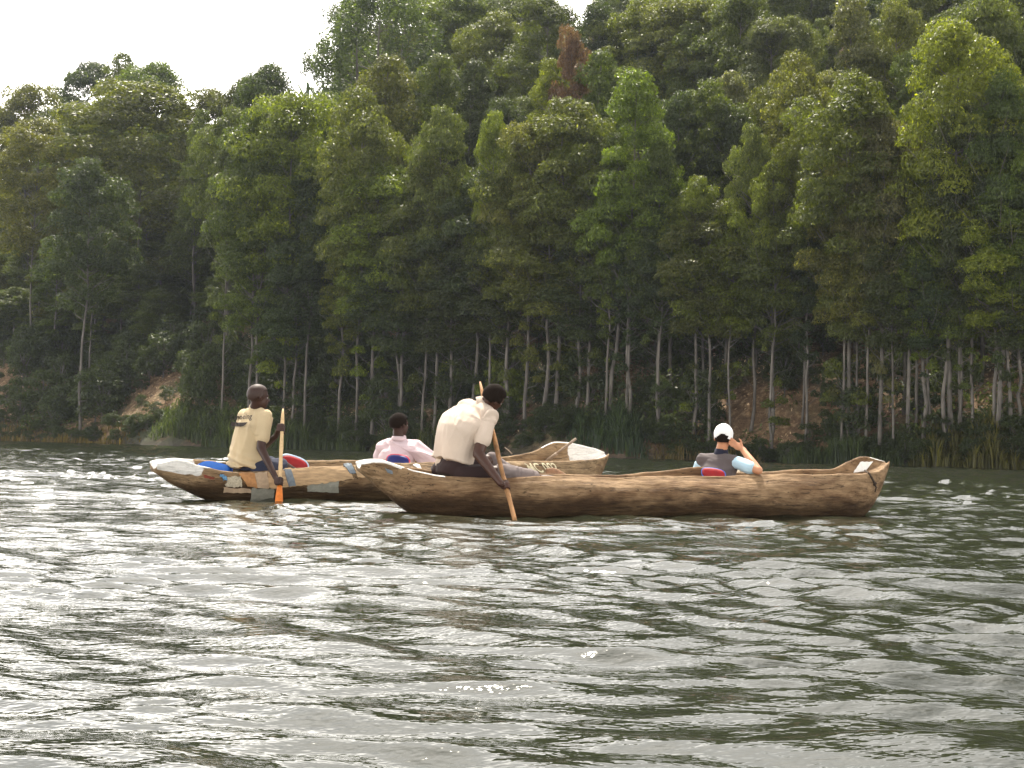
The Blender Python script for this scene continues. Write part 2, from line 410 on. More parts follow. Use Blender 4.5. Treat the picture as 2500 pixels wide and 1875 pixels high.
# crowns read off the photograph: x, y of the crown's top, crown width (px), tint, kind, height wanted (m)
HERO = [
 (70,215,95,'o','dome',25),(20,280,110,'o','dome',24),(95,300,130,'o','dome',26),(215,158,112,'d','dome',27),(300,135,92,'m','cone',27),
 (375,160,110,'m','dome',26),(350,218,200,'o','dome',27),(240,268,130,'m','dome',25),(190,262,120,'d','dome',24),(450,250,60,'m','slim',22),
 (530,226,85,'g','dome',23),(650,165,100,'d','dome',25),(600,200,85,'d','dome',23),(495,272,70,'m','cone',23),(567,272,90,'m','dome',24),
 (715,245,150,'b','dome',27),(640,268,120,'m','dome',26),(800,240,110,'m','dome',24),(948,146,150,'o','cone',27),(890,235,130,'o','dome',26),
 (1000,240,120,'o','dome',26),(925,405,130,'b','dome',25),(985,440,90,'m','dome',23),(280,525,140,'o','umbrella',21),(340,603,85,'o','umbrella',18),
 (268,645,125,'o','umbrella',17),(430,543,85,'o','umbrella',19),
 (630,380,120,'m','dome',25),(530,450,100,'m','dome',24),(560,330,80,'d','slim',24),(650,540,100,'m','dome',22),(840,560,80,'m','slim',20),(760,420,100,'d','dome',24),
 (60,430,120,'d','dome',26),(150,470,120,'d','dome',26),(420,400,110,'d','dome',25),(220,400,110,'d','dome',25),(480,560,110,'d','dome',23),(30,560,110,'d','dome',24),
 (872,-15,120,'d','open',30),(935,-60,190,'d','open',34),(1005,-20,140,'d','open',30),(1060,0,120,'o','dome',27),(1130,-30,130,'m','dome',27),
 (1175,-5,90,'m','dome',24),(1075,140,120,'m','cone',24),(1020,190,90,'d','dome',20),(1160,155,110,'d','cone',22),(1215,35,115,'m','dome',24),
 (1340,0,120,'m','dome',25),(1210,105,75,'m','dome',20),(1270,-15,100,'d','dome',24),(1345,150,95,'b','cone',21),(1467,133,120,'m','cone',22),
 (1555,180,135,'b','cone',25),(1370,250,150,'o','dome',25),(1300,310,100,'o','dome',22),(1440,310,110,'m','dome',23),(1140,265,130,'b','dome',26),
 (1075,272,90,'o','dome',24),(1205,285,70,'b','dome',23),(1240,250,80,'d','dome',20),(1345,475,140,'o','dome',21),(1490,460,60,'b','slim',19),
 (1505,330,100,'m','cone',22),(1610,350,100,'m','cone',22),(1050,400,110,'m','dome',24),(1160,440,120,'d','dome',23),(1250,400,100,'m','dome',22),
 (1450,20,100,'d','dome',24),(1500,60,100,'m','dome',22),(1560,5,120,'m','dome',24),(1640,10,130,'o','dome',24),(1700,70,110,'m','dome',22),(1600,100,100,'d','dome',20),
 (1735,5,120,'m','dome',23),(1810,-10,120,'m','dome',24),(1885,62,120,'g','dome',21),(1940,45,80,'o','dome',21),(2080,0,130,'g','cone',25),(1995,45,55,'m','slim',18),
 (2190,20,100,'o','dome',22),(2340,65,165,'b','dome',27),(2400,0,140,'o','dome',25),(2395,48,80,'m','dome',19),(2485,80,110,'m','dome',22),
 (1955,143,120,'o','dome',22),(1995,188,80,'o','dome',20),(1890,207,95,'o','dome',20),(2140,113,90,'b','dome',20),(2120,172,55,'m','slim',17),
 (2085,193,180,'m','dome',25),(1780,183,90,'g','dome',20),(1735,212,120,'m','dome',22),(1790,272,100,'d','dome',20),(1965,288,90,'m','dome',21),
 (2160,290,120,'g','dome',21),(2215,280,60,'b','slim',19),(2245,322,60,'b','slim',19),(1840,315,80,'o','dome',21),(1888,400,75,'b','dome',19),
 (1700,438,95,'b','dome',20),(1660,240,100,'d','dome',22),(2070,410,110,'o','dome',21),(2130,460,90,'o','dome',19),(2238,400,110,'b','cone',21),(2258,435,90,'b','cone',20),
 (2320,368,70,'o','slim',20),(2370,400,90,'d','dome',20),(2480,350,120,'b','dome',23),(2440,495,130,'b','dome',21),(2350,540,90,'m','dome',19),
 (1730,505,130,'o','dome',21),(1795,493,90,'b','dome',21),(1895,530,120,'m','dome',20),(1975,560,80,'d','slim',18),(2090,530,100,'o','dome',19),
 (2270,600,100,'d','dome',18),(2180,560,100,'d','dome',18),(1620,520,90,'d','dome',20),(1540,560,90,'d','slim',19),(1420,600,100,'d','dome',19),(1230,560,110,'d','dome',21),
 (1110,600,110,'d','dome',20),(980,620,110,'d','dome',21),(720,640,110,'d','dome',21),(2490,620,100,'d','dome',17),(1398,82,64,'r','dome',26),
 (2290,150,80,'d','dome',20),(2440,200,110,'m','dome',22),(2230,130,80,'m','dome',20),(2350,260,110,'d','dome',22),(2450,300,90,'d','dome',19),
]
hr = np.random.default_rng(5)
HS = []
for (hx, hy, hw, tn, kd, Hw) in HERO:
    dr = ray(hx, hy); Ys = np.arange(62, 330, 0.5)
    xs = dr.x / dr.y * Ys; zt = HC + dr.z / dr.y * Ys
    g = ground(xs, Ys); v = vn(xs, Ys)
    ok = (v > 0.8) & (g > 0.2)
    Hx = Hw * (0.98 if hx < 1600 and hy > 130 else 0.88)
    err = np.abs(zt - g - Hx) + 1000 * (~ok) + 0.004 * Ys
    i = int(np.argmin(err)); Y = Ys[i]; x = xs[i]; H = zt[i] - g[i]
    if H < 6 or H > 44: print('hero off', hx, hy, round(H, 1), Y)
    H = min(max(H, 6), 40)
    HS.append(dict(x=x, y=Y, z=float(g[i]), H=H, W=hw / FPX * Y * (1.8 if hx < 1600 and hy > 130 else 1.6), k=kd, t=tn, px=hx, py=hy))
# labels that single each one out: tone and form, then where it stands, then its turn from the left
COLS = [(0,160,'near the left edge of the photo'),(160,330,'left of the yellow-shirted paddler'),(330,480,'above the far canoe stern'),(480,600,'above the yellow-shirted paddler'),(600,720,'just right of the yellow-shirted paddler'),
        (720,850,'below the ridge gap with banana plants'),(850,1010,'above the pink-shirted passenger'),(1010,1130,'left of the beige-shirted paddler'),(1130,1260,'above the beige-shirted paddler'),
        (1260,1400,'just right of the beige-shirted paddler'),(1400,1540,'above the far canoe bow'),(1540,1680,'above the middle of the near canoe'),(1680,1800,'above the white-capped passenger'),
        (1800,1930,'just right of the white-capped passenger'),(1930,2070,'left of the near canoe bow'),(2070,2200,'above the near canoe bow'),(2200,2330,'right of the near canoe bow'),(2330,2600,'near the right edge of the photo')]
ROWS = [(-200,175,'high on the slope'),(175,330,'upper slope'),(330,480,'middle slope'),(480,1000,'lower slope')]
FORM = {'dome': 'round-crowned', 'cone': 'pointed', 'umbrella': 'flat-topped', 'slim': 'slim', 'open': 'airy open-crowned', 'round': 'bushy'}
ORD = ['leftmost', 'second-from-left', 'third-from-left', 'fourth-from-left', 'fifth-from-left', 'sixth-from-left', 'seventh-from-left', 'eighth-from-left']
cells = {}
for h in HS:
    c = next(s for a, b, s in COLS if a <= h['px'] < b); rw_ = next(s for a, b, s in ROWS if a <= h['py'] < b)
    h['key'] = (TINT[h['t']][1], FORM[h['k']], rw_, c); cells.setdefault(h['key'], []).append(h)
for k_, lst in cells.items():
    lst.sort(key=lambda h: h['px'])
    for i, h in enumerate(lst):
        tone, form, row, c = k_
        s_ = f"{tone} {form} eucalyptus, {row}, {c}"
        if len(lst) > 1: s_ = ORD[min(i, 7)] + ' ' + s_
        h['label'] = ' '.join(s_.split()[:16])
for h in HS:
    o = put_tree(h['x'], h['y'], h['z'], h['H'], h['W'], h['k'], h['t'], hr)
    if h['t'] == 'r': tag(o, 'dying tree with rust-red leaves standing alone among green crowns high on the slope', 'tree')
    else: tag(o, h['label'], 'tree', TREEGROUP)

# filler trees between and under them
SKX = [0, 130, 180, 270, 400, 460, 520, 590, 650, 700, 740, 830, 860, 1130, 1200, 2600]
SKY = [330, 330, 220, 200, 280, 330, 300, 240, 230, 290, 290, 290, 60, 60, -400, -400]
fr = np.random.default_rng(21)
pts = [(h['x'], h['y']) for h in HS]; fill = []
tr = 0
while len(fill) < 150 and tr < 60000:
    tr += 1
    a = fr.uniform(-0.46, 0.46); Y = math.sqrt(fr.uniform(64 ** 2, 215 ** 2)); x = a * Y
    v = vn(x, Y)
    if v < 1.2: continue
    mind = 3.1 if v < 45 else 3.8
    if any((x - p[0]) ** 2 + (Y - p[1]) ** 2 < mind ** 2 for p in pts): continue
    g = float(ground(x, Y)); 
    if v < 10 and fr.random() < 0.85: continue
    if v < 10: H = fr.uniform(6, 15)
    elif v < 50: H = fr.uniform(9, 16)
    else: H = fr.uniform(13, 20)
    px, py = proj((x, Y, g + H))
    if px < -60 or px > 2560: 
        H = fr.uniform(16, 24)
    elif py < np.interp(px, SKX, SKY): continue
    if abs(px - 1400) < 95 and py < 260 and v > 40: continue
    pts.append((x, Y)); fill.append((x, Y, g, H, px, v))
FT = []; fcell = {}
for (x, Y, g, H, px, v) in fill:
    kd = ['dome', 'slim', 'slim', 'cone', 'dome', 'round'][fr.integers(6)]; tn = 'ddmmmo'[fr.integers(6)]
    o = put_tree(x, Y, g, H, fr.uniform(4.6, 6.6), kd, tn, fr, 'understory_tree')
    band = 'by the water' if v < 10 else ('low on slope' if v < 35 else ('at mid slope' if v < 60 else 'high on slope'))
    cc_ = next((s for a_, b_, s in COLS if a_ <= px < b_), 'beyond the frame'); key = (TINT[tn][1], FORM[kd], band, cc_)
    fcell.setdefault(key, []).append((px, o))
for (tone, form, band, cc_), lst in fcell.items():
    lst.sort(key=lambda q_: q_[0])
    for i_, (px, o) in enumerate(lst):
        s_ = (ORD[min(i_, 7)] + ' ' if len(lst) > 1 else '') + f"short {tone} {form} eucalyptus {band}, {cc_}"
        tag(o, ' '.join(s_.split()[:16]), 'tree', 'shorter trees filling the gaps between the tall ones')
# the trees behind and between: one mass set with geometry nodes
def scatter(name, meshes, pt, sc, turn, label, cat, col):
    kit = bpy.data.collections.new(name + '_kit')
    for me in meshes:
        ok_ = bpy.data.objects.new(name + '_kit', me); ok_.color = col; kit.objects.link(ok_)
    me = npmesh(name, pt, np.zeros((0, 4), dtype=int), smooth=False)
    at = me.attributes.new('tscale', 'FLOAT_VECTOR', 'POINT'); at.data.foreach_set('vector', np.array(sc, dtype=np.float32).ravel())
    fattr(me, 'turn', turn)
    ob = link(name, me, None); ob.color = col
    g = bpy.data.node_groups.new(name, 'GeometryNodeTree')
    g.interface.new_socket('Geometry', in_out='INPUT', socket_type='NodeSocketGeometry'); g.interface.new_socket('Geometry', in_out='OUTPUT', socket_type='NodeSocketGeometry')
    A = g.nodes.new; gi = A('NodeGroupInput'); go = A('NodeGroupOutput'); ip = A('GeometryNodeInstanceOnPoints'); ci = A('GeometryNodeCollectionInfo')
    ci.inputs['Collection'].default_value = kit; ci.inputs['Separate Children'].default_value = True; ci.inputs['Reset Children'].default_value = True
    ip.inputs['Pick Instance'].default_value = True
    a1 = A('GeometryNodeInputNamedAttribute'); a1.data_type = 'FLOAT_VECTOR'; a1.inputs['Name'].default_value = 'tscale'
    a2 = A('GeometryNodeInputNamedAttribute'); a2.data_type = 'FLOAT'; a2.inputs['Name'].default_value = 'turn'
    cz = A('ShaderNodeCombineXYZ'); K = g.links.new
    K(gi.outputs[0], ip.inputs['Points']); K(ci.outputs[0], ip.inputs['Instance']); K(a1.outputs['Attribute'], ip.inputs['Scale'])
    K(a2.outputs['Attribute'], cz.inputs[2]); K(cz.outputs[0], ip.inputs['Rotation']); K(ip.outputs[0], go.inputs[0])
    md = ob.modifiers.new(name, 'NODES'); md.node_group = g
    tag(ob, label, cat, kind='stuff')
def mass():
    ms = []
    for k in ('dome', 'slim', 'cone'):
        for tm, cm, top in VAR[k][:2]:
            bmx = bmesh.new(); bmx.from_mesh(tm); bmx.from_mesh(cm); nf = len(tm.polygons)
            for i, f in enumerate(bmx.faces): f.material_index = 0 if i < nf else 1
            me = bpy.data.meshes.new('forest_tree'); bmx.to_mesh(me); bmx.free()
            me.materials.append(BARK); me.materials.append(LEAF); ms.append(me)
    r = np.random.default_rng(9); pt = []; sc = []; n = 0; t_ = 0
    grid = {}
    for p in pts: grid.setdefault((int(p[0] // 4), int(p[1] // 4)), []).append(p)
    while n < 900 and t_ < 90000:
        t_ += 1
        a = r.uniform(-0.46, 0.48); Y = math.sqrt(r.uniform(66 ** 2, 285 ** 2)); x = a * Y; v = float(vn(x, Y))
        if v < 9: continue
        cx, cy = int(x // 4), int(Y // 4)
        if any((x - p[0]) ** 2 + (Y - p[1]) ** 2 < (2.9 if v > 45 else 2.3) ** 2 for i in (-1, 0, 1) for j in (-1, 0, 1) for p in grid.get((cx + i, cy + j), ())): continue
        g = float(ground(x, Y)); H = (r.uniform(9, 15) if r.random() < 0.5 else r.uniform(5, 8)) if v < 45 else r.uniform(13, 19)
        px, py = proj((x, Y, g + H))
        if py < np.interp(px, SKX, SKY) and -40 < px < 2540: continue
        if -40 < px < 2540 and py < -420: continue
        if abs(px - 1400) < 75 and py < 230: continue
        grid.setdefault((cx, cy), []).append((x, Y)); n += 1
        pt.append((x, Y, g - 0.2)); wd = r.uniform(0.65, 0.95); sc.append((wd, wd, H / 21.4))
    scatter('forest', ms, pt, sc, r.uniform(0, 6.28, n), 'mass of further eucalyptus trees filling the wood up to the hilltop', 'forest', (0.070, 0.088, 0.026, 1))
    # thicket: shrubs 2 to 6 m tall under the tall trees
    ms = []
    for s in range(4):
        r2 = np.random.default_rng(60 + s); Vs = []; Fs = []; rn = []; off = 0; st = [tube([(0, 0, -0.3), (0.1, 0, 1.6), (0, 0, 3.2)], [0.07, 0.05, 0.02], 5)]
        for i in range(20):
            u = r2.random(); an = r2.uniform(0, 6.28); rr = 1.35 * math.sqrt(1 - (u * 1.5 - 0.6) ** 2) if abs(u * 1.5 - 0.6) < 1 else 0.5
            rr *= r2.uniform(0.5, 1.05); c = np.array([rr * math.cos(an), rr * math.sin(an), 0.7 + 3.0 * u])
            p, nm = clump(c, r2.uniform(0.4, 0.7), 110, r2, low=-0.7); vv, f = leaves(p, nm, 0.13, r2, droop=0.4)
            Vs.append(vv); Fs.append(f + off); off += len(vv); rn.append(np.clip(r2.beta(2, 2.6, len(p)), 0, 0.95)); st.append(tube([(0, 0, c[2] * 0.5), tuple(c)], [0.03, 0.01], 4, cap=False))
        V, Fc = joinvf(st); nst = len(Fc); lv = np.concatenate(Vs); lf = np.concatenate(Fs) + len(V)
        me = npmesh('shrub', V + [tuple(q_) for q_ in lv], Fc + [tuple(q_) for q_ in lf.tolist()], smooth=False)
        me.materials.append(BARK); me.materials.append(LEAF)
        me.polygons.foreach_set('material_index', np.array([0] * nst + [1] * len(lf), dtype=np.int32))
        fattr(me, 'rnd', np.concatenate([np.full(nst, 0.5), np.concatenate(rn)]), 'FACE'); ms.append(me)
    pt = []; sc = []
    while len(pt) < 1500:
        a = r.uniform(-0.48, 0.48); Y = math.sqrt(r.uniform(62 ** 2, 200 ** 2)); x = a * Y; v = float(vn(x, Y))
        if v < 1.0 or (v > 40 and r.random() < 0.6): continue
        if math.sin(x * 0.16 + 1.0) * math.sin(Y * 0.19 + x * 0.05) > 0.55 and r.random() < 0.8: continue
        s_ = r.uniform(0.35, 1.25); pt.append((x, Y, float(ground(x, Y)))); sc.append((s_ * r.uniform(0.8, 1.2), s_ * r.uniform(0.8, 1.2), s_))
    while len(pt) < 1900:
        a = r.uniform(-0.48, 0.48); off_v = r.uniform(-0.6, 2.2); Y = (off_v + 0.787 * 90.5) / (0.618 * a + 0.787); x = a * Y
        s_ = r.uniform(0.14, 0.42); pt.append((x, Y, max(0.0, float(ground(x, Y))) - 0.1)); sc.append((s_ * r.uniform(1.0, 1.7), s_ * r.uniform(1.0, 1.7), s_))
    scatter('thicket', ms, pt, sc, r.uniform(0, 6.28, len(pt)), 'dark shrubs and young growth crowding under the tall trees', 'shrubs', (0.044, 0.058, 0.024, 1))
mass()

# undergrowth: shrubs and saplings over the litter
def undergrowth():
    r = np.random.default_rng(31); Vs = []; Fs = []; rn = []; off = 0; n = 0
    while n < 1500:
        a = r.uniform(-0.5, 0.5); Y = math.sqrt(r.uniform(60 ** 2, 190 ** 2)); x = a * Y; v = vn(x, Y)
        if v < 0.6: continue
        if math.sin(x * 0.16 + 1.0) * math.sin(Y * 0.19 + x * 0.05) > 0.10 and r.random() < 0.86: continue
        n += 1
        g = float(ground(x, Y)); s = r.uniform(0.4, 1.6) * (1.0 if v < 60 else 1.4)
        p, nm = clump(np.array([x, Y, g + s * 0.6]), s, int(90 * s) + 25, r, flat=r.uniform(0.7, 1.4), low=-0.6)
        vv, f = leaves(p, nm, 0.13, r, droop=0.2); Vs.append(vv); Fs.append(f + off); off += len(vv)
        rn.append(np.clip(r.beta(2, 2.4, len(p)), 0, 0.95))
    me = npmesh('undergrowth', np.concatenate(Vs), np.concatenate(Fs), smooth=False); fattr(me, 'rnd', np.concatenate(rn), 'FACE')
    o = link('undergrowth', me, LEAF); o.color = (0.060, 0.078, 0.028, 1)
    tag(o, 'low green shrubs and saplings scattered on the forest floor', 'undergrowth', kind='stuff')
undergrowth()

# litter: pale dry leaves, bark strips and twigs lying on the slope
def litter():
    r = np.random.default_rng(33); n = 70000
    a = r.uniform(-0.45, 0.45, n * 2); Y = np.sqrt(r.uniform(60 ** 2, 170 ** 2, n * 2)); x = a * Y
    k = vn(x, Y) > 0.3; x, Y = x[k][:n], Y[k][:n]; z = ground(x, Y) + r.uniform(0.0, 0.10, len(x))
    nm = r.normal(size=(len(x), 3)) * 0.55 + np.array([-0.2, -0.3, 1]); nm /= np.linalg.norm(nm, axis=1)[:, None]
    vv, f = leaves(np.stack([x, Y, z], -1), nm, 0.10, r)
    me = npmesh('leaf_litter', vv, f, smooth=False); fattr(me, 'rnd', r.random(len(x)), 'FACE')
    q = Mt('dry_leaf'); at = q.n('ShaderNodeAttribute'); at.attribute_name = 'rnd'
    q.base(q.ramp(at.outputs['Fac'], [(0, (0.20, 0.11, 0.05)), (0.5, (0.45, 0.29, 0.15)), (1, (0.70, 0.52, 0.32))])); q.p.inputs['Roughness'].default_value = 0.8
    tag(link('leaf_litter', me, q.m), 'pale dry leaves and bark littering the slope under the trees', 'leaf litter', kind='stuff')
litter()

# reeds along the water's edge
def reeds(x0, x1, hmax, n, seed, label, col, group=None):
    r = np.random.default_rng(seed); V = []; Fc = []; rn = []
    for i in range(n):
        px = x0 + (x1 - x0) * r.beta(1.35, 1.35); edge = min(px - x0, x1 - px) / (0.25 * (x1 - x0) + 1)
        off_v = r.uniform(-1.4, 1.6)
        a = ray(px, 1000); t = a.x / a.y
        # point on this bearing where vn = off_v
        Y = (off_v + 0.787 * 90.5) / (0.618 * t + 0.787); x = t * Y
        g = max(float(ground(x, Y)), -0.15)
        lump = 0.75 + 0.25 * math.sin(px * 0.045 + seed) + 0.15 * math.sin(px * 0.13)
        h = hmax * lump * r.uniform(0.55, 1.1) * min(1, 0.25 + edge * 0.75)
        an = r.uniform(0, 6.28); ln = r.uniform(0.08, 0.5) * h; dx, dy = math.cos(an) * ln, math.sin(an) * ln
        b = r.uniform(0.02, 0.045); tx, ty = -math.sin(an) * b, math.cos(an) * b
        o = len(V)
        V += [(x - tx, Y - ty, g), (x + tx, Y + ty, g), (x + dx * .3 + tx, Y + dy * .3 + ty, g + h * .6), (x + dx * .3 - tx, Y + dy * .3 - ty, g + h * .6),
              (x + dx * .65 + tx * .7, Y + dy * .65 + ty * .7, g + h * .88), (x + dx * .65 - tx * .7, Y + dy * .65 - ty * .7, g + h * .88), (x + dx * 1.3, Y + dy * 1.3, g + h)]
        Fc += [(o, o + 1, o + 2, o + 3), (o + 3, o + 2, o + 4, o + 5), (o + 5, o + 4, o + 6)]
        rn += [r.random()] * 3
    me = npmesh('reeds', V, Fc, smooth=False); fattr(me, 'rnd', np.array(rn) * 0.93, 'FACE')
    o = link('reed_bed', me, LEAF); o.color = col + (1,)
    tag(o, label, 'reeds', group, 'stuff')
RG = 'reed beds along the shore'
reeds(355, 900, 2.2, 5200, 1, 'wide bed of dark green reeds behind the yellow-shirted paddler', (0.055, 0.072, 0.038), RG)
reeds(900, 1180, 2.0, 1200, 4, 'low reeds and grass behind the two middle paddlers', (0.060, 0.068, 0.032), RG)
reeds(1380, 1590, 1.8, 2000, 2, 'small bed of blue-green reeds right of the far canoe bow', (0.048, 0.070, 0.042), RG)
reeds(1900, 2220, 1.7, 2600, 3, 'bed of dark reeds behind the near canoe bow', (0.052, 0.070, 0.036), RG)
reeds(2180, 2620, 1.6, 2600, 6, 'yellowing reeds at the right edge of the photo', (0.095, 0.09, 0.035), RG)
reeds(1560, 1900, 1.1, 1300, 8, 'short dry grass on the bank behind the white-capped passenger', (0.11, 0.085, 0.04), RG)
reeds(-60, 360, 0.9, 1500, 7, 'short dry grass on the bank at the left edge', (0.11, 0.080, 0.04), RG)

# bush behind the beige-shirted paddler, sunlit saplings
def bush(px, pbase, hpx, wpx, v, tint, label, seed, cat='bush'):
    r = np.random.default_rng(seed); t = ray(px, pbase); t = t.x / t.y
    Y = (v + 0.787 * 90.5) / (0.618 * t + 0.787); x = t * Y; g = float(ground(x, Y))
    H = hpx / FPX * Y; W_ = wpx / FPX * Y
    root = empty('bush', (x, Y, g)); tag(root, label, cat)
    Vs = []; Fs = []; off = 0; rn = []; st = [tube([(0, 0, -0.2), (0.05, 0, H * 0.35), (0, 0, H * 0.7)], [0.07, 0.05, 0.02], 6)]
    for i in range(26):
        an = r.uniform(0, 6.28); u = r.random(); c = np.array([W_ * 0.40 * math.cos(an) * math.sqrt(r.random()), W_ * 0.4 * math.sin(an) * math.sqrt(r.random()), H * (0.30 + 0.60 * u)])
        p, nm = clump(c, W_ * 0.15, 120, r); vv, f = leaves(p, nm, 0.13, r, droop=0.2); Vs.append(vv); Fs.append(f + off); off += len(vv); rn.append(np.clip(r.beta(2, 2.4, len(p)), 0, 0.95))
        st.append(tube([(0, 0, H * 0.2), tuple(c)], [0.03, 0.01], 4))
    me = npmesh('foliage', np.concatenate(Vs), np.concatenate(Fs), smooth=False); fattr(me, 'rnd', np.concatenate(rn), 'FACE')
    o = link('foliage', me, LEAF, root); o.color = TINT[tint][0] + (1,)
    link('stem', npmesh('stem', *joinvf(st)), BARK, root)
bush(1235, 1060, 135, 105, 2.0, 'b', 'round bright green bush behind the head of the beige-shirted paddler', 1)
bush(1775, 1000, 110, 70, 5.0, 'o', 'sunlit olive sapling above and left of the near canoe bow', 2, 'sapling')
bush(945, 960, 60, 40, 8.0, 'b', 'small bright green sapling between pale trunks above the pink-shirted passenger', 3, 'sapling')
bush(2400, 900, 120, 80, 9.0, 'o', 'sunlit yellowish sapling low at the right edge of the wood', 4, 'sapling')
bush(585, 945, 60, 50, 7.0, 'b', 'small sunlit sapling left of the yellow-shirted paddler head', 6, 'sapling')

# dead tree, right of centre
def dead_tree():
    t = ray(1830, 600); t = t.x / t.y; Y = (14 + 0.787 * 90.5) / (0.618 * t + 0.787); x = t * Y; g = float(ground(x, Y))
    root = empty('dead_tree', (x, Y, g)); tag(root, 'pale dead tree with bare forked branches left of the bright crowns, right of centre', 'tree')
    ztop = P(1850, 420, Y).z - g; s = ztop
    link('trunk', npmesh('trunk', *tube([(0, 0, -0.3), (0.1, 0, s * .3), (-0.1, 0, s * .6), (0.05, 0, s * .8)], [0.26, 0.2, 0.15, 0.11], 8)), DEAD, root)
    for i, (z0, pts_) in enumerate([(0.8, [(0.5, 0, .86), (1.2, 0, .93), (1.9, 0, .99)]), (0.8, [(-0.3, 0, .87), (-0.8, 0, .96), (-1.0, 0, 1.0)]),
                                   (0.7, [(0.9, .1, .76), (2.2, .1, .80)]), (0.62, [(-0.7, -.1, .68), (-1.6, -.1, .69)]), (0.86, [(0.3, 0, .94), (0.25, 0, 1.02)])]):
        pp = [(0, 0, s * z0)] + [(a, b, s * c) for a, b, c in pts_]
        link('branch', npmesh('branch', *tube(pp, list(np.linspace(0.085, 0.02, len(pp))), 5)), DEAD, root)
dead_tree()

# banana plants on the ridge
BAN = plain('banana_leaf', (0.075, 0.12, 0.03), 0.5, 3, 0.3, 0)
BAN.use_nodes = True
def banana(px, py_top, Yb, label, seed, n=7):
    r = np.random.default_rng(seed); t = P(px, py_top, Yb); g = float(ground(t.x, t.y)); H = max(3.5, min(t.z - g, 9))
    z0 = t.z - H
    root = empty('banana_plant', (t.x, t.y, z0)); tag(root, label, 'banana plant', 'banana plants on the ridge')
    st = H * 0.55
    link('stem', npmesh('stem', *tube([(0, 0, 0), (0, 0, st)], [0.2, 0.12], 8)), plain('banana_stem', (0.16, 0.17, 0.08)), root)
    for i in range(n):
        an = 2 * math.pi * i / n + r.uniform(-.3, .3); ln = H * r.uniform(0.42, 0.62); up = r.uniform(0.5, 1.5)
        V = []; Fc = []
        for k in range(9):
            u = k / 8; rad = ln * u * 0.8 / (0.4 + up * 0.6); z = st + ln * (up * u - 0.75 * u * u * (1.3 if up < 1 else 0.5)); ww = 0.34 * math.sin(math.pi * min(1, u * 0.93 + 0.07)) ** 0.6 * (1 - 0.25 * r.random())
            cx, cy = rad * math.cos(an), rad * math.sin(an); tx, ty = -math.sin(an) * ww, math.cos(an) * ww
            V += [(cx - tx, cy - ty, z - ww * 0.35), (cx, cy, z), (cx + tx, cy + ty, z - ww * 0.35)]
            if k: a = (k - 1) * 3; Fc += [(a, a + 1, a + 4, a + 3), (a + 1, a + 2, a + 5, a + 4)]
        link('banana_leaf', npmesh('banana_leaf', V, Fc), BAN, root)
banana(722, 208, 222, 'leftmost banana plant against the sky in the ridge gap', 1)
banana(752, 202, 226, 'second banana plant against the sky, with upright ragged leaf', 2, 8)
banana(782, 200, 224, 'third banana plant against the sky, tallest upright leaf', 3, 8)
banana(800, 222, 220, 'banana plant beside the dark open-crowned tree on the ridge', 4)

# air
hz = Mt('haze'); hz.t.nodes.clear(); ho = hz.n('ShaderNodeOutputMaterial'); pv = hz.n('ShaderNodeVolumePrincipled')
pv.inputs['Color'].default_value = (0.80, 0.88, 1.0, 1); pv.inputs['Density'].default_value = 0.00013; pv.inputs['Anisotropy'].default_value = 0.3
hz.l(pv.outputs[0], ho.inputs['Volume'])
def box_vf(x0, x1, y0, y1, z0, z1):
    v = [(x0, y0, z0), (x1, y0, z0), (x1, y1, z0), (x0, y1, z0), (x0, y0, z1), (x1, y0, z1), (x1, y1, z1), (x0, y1, z1)]
    return v, [(0, 3, 2, 1), (4, 5, 6, 7), (0, 1, 5, 4), (1, 2, 6, 5), (2, 3, 7, 6), (3, 0, 4, 7)]
hzo = link('haze', npmesh('haze', *box_vf(-450, 450, -80, 460, -7.2, 165), smooth=False), hz.m); hzo['kind'] = 'stuff'
hzo['label'] = 'thin pale haze over the lake and the wooded hill'
# ================================================================== canoes
def cr_interp(x, xs, ys):
    """smooth interpolation (monotone-ish cubic)"""
    xs = np.asarray(xs, float); ys = np.asarray(ys, float); x = np.asarray(x, float)
    m_ = np.gradient(ys, xs); i = np.clip(np.searchsorted(xs, x) - 1, 0, len(xs) - 2)
    h = xs[i + 1] - xs[i]; t = np.clip((x - xs[i]) / h, 0, 1)
    return (2*t**3-3*t**2+1)*ys[i] + (t**3-2*t**2+t)*h*m_[i] + (-2*t**3+3*t**2)*ys[i+1] + (t**3-t**2)*h*m_[i+1]

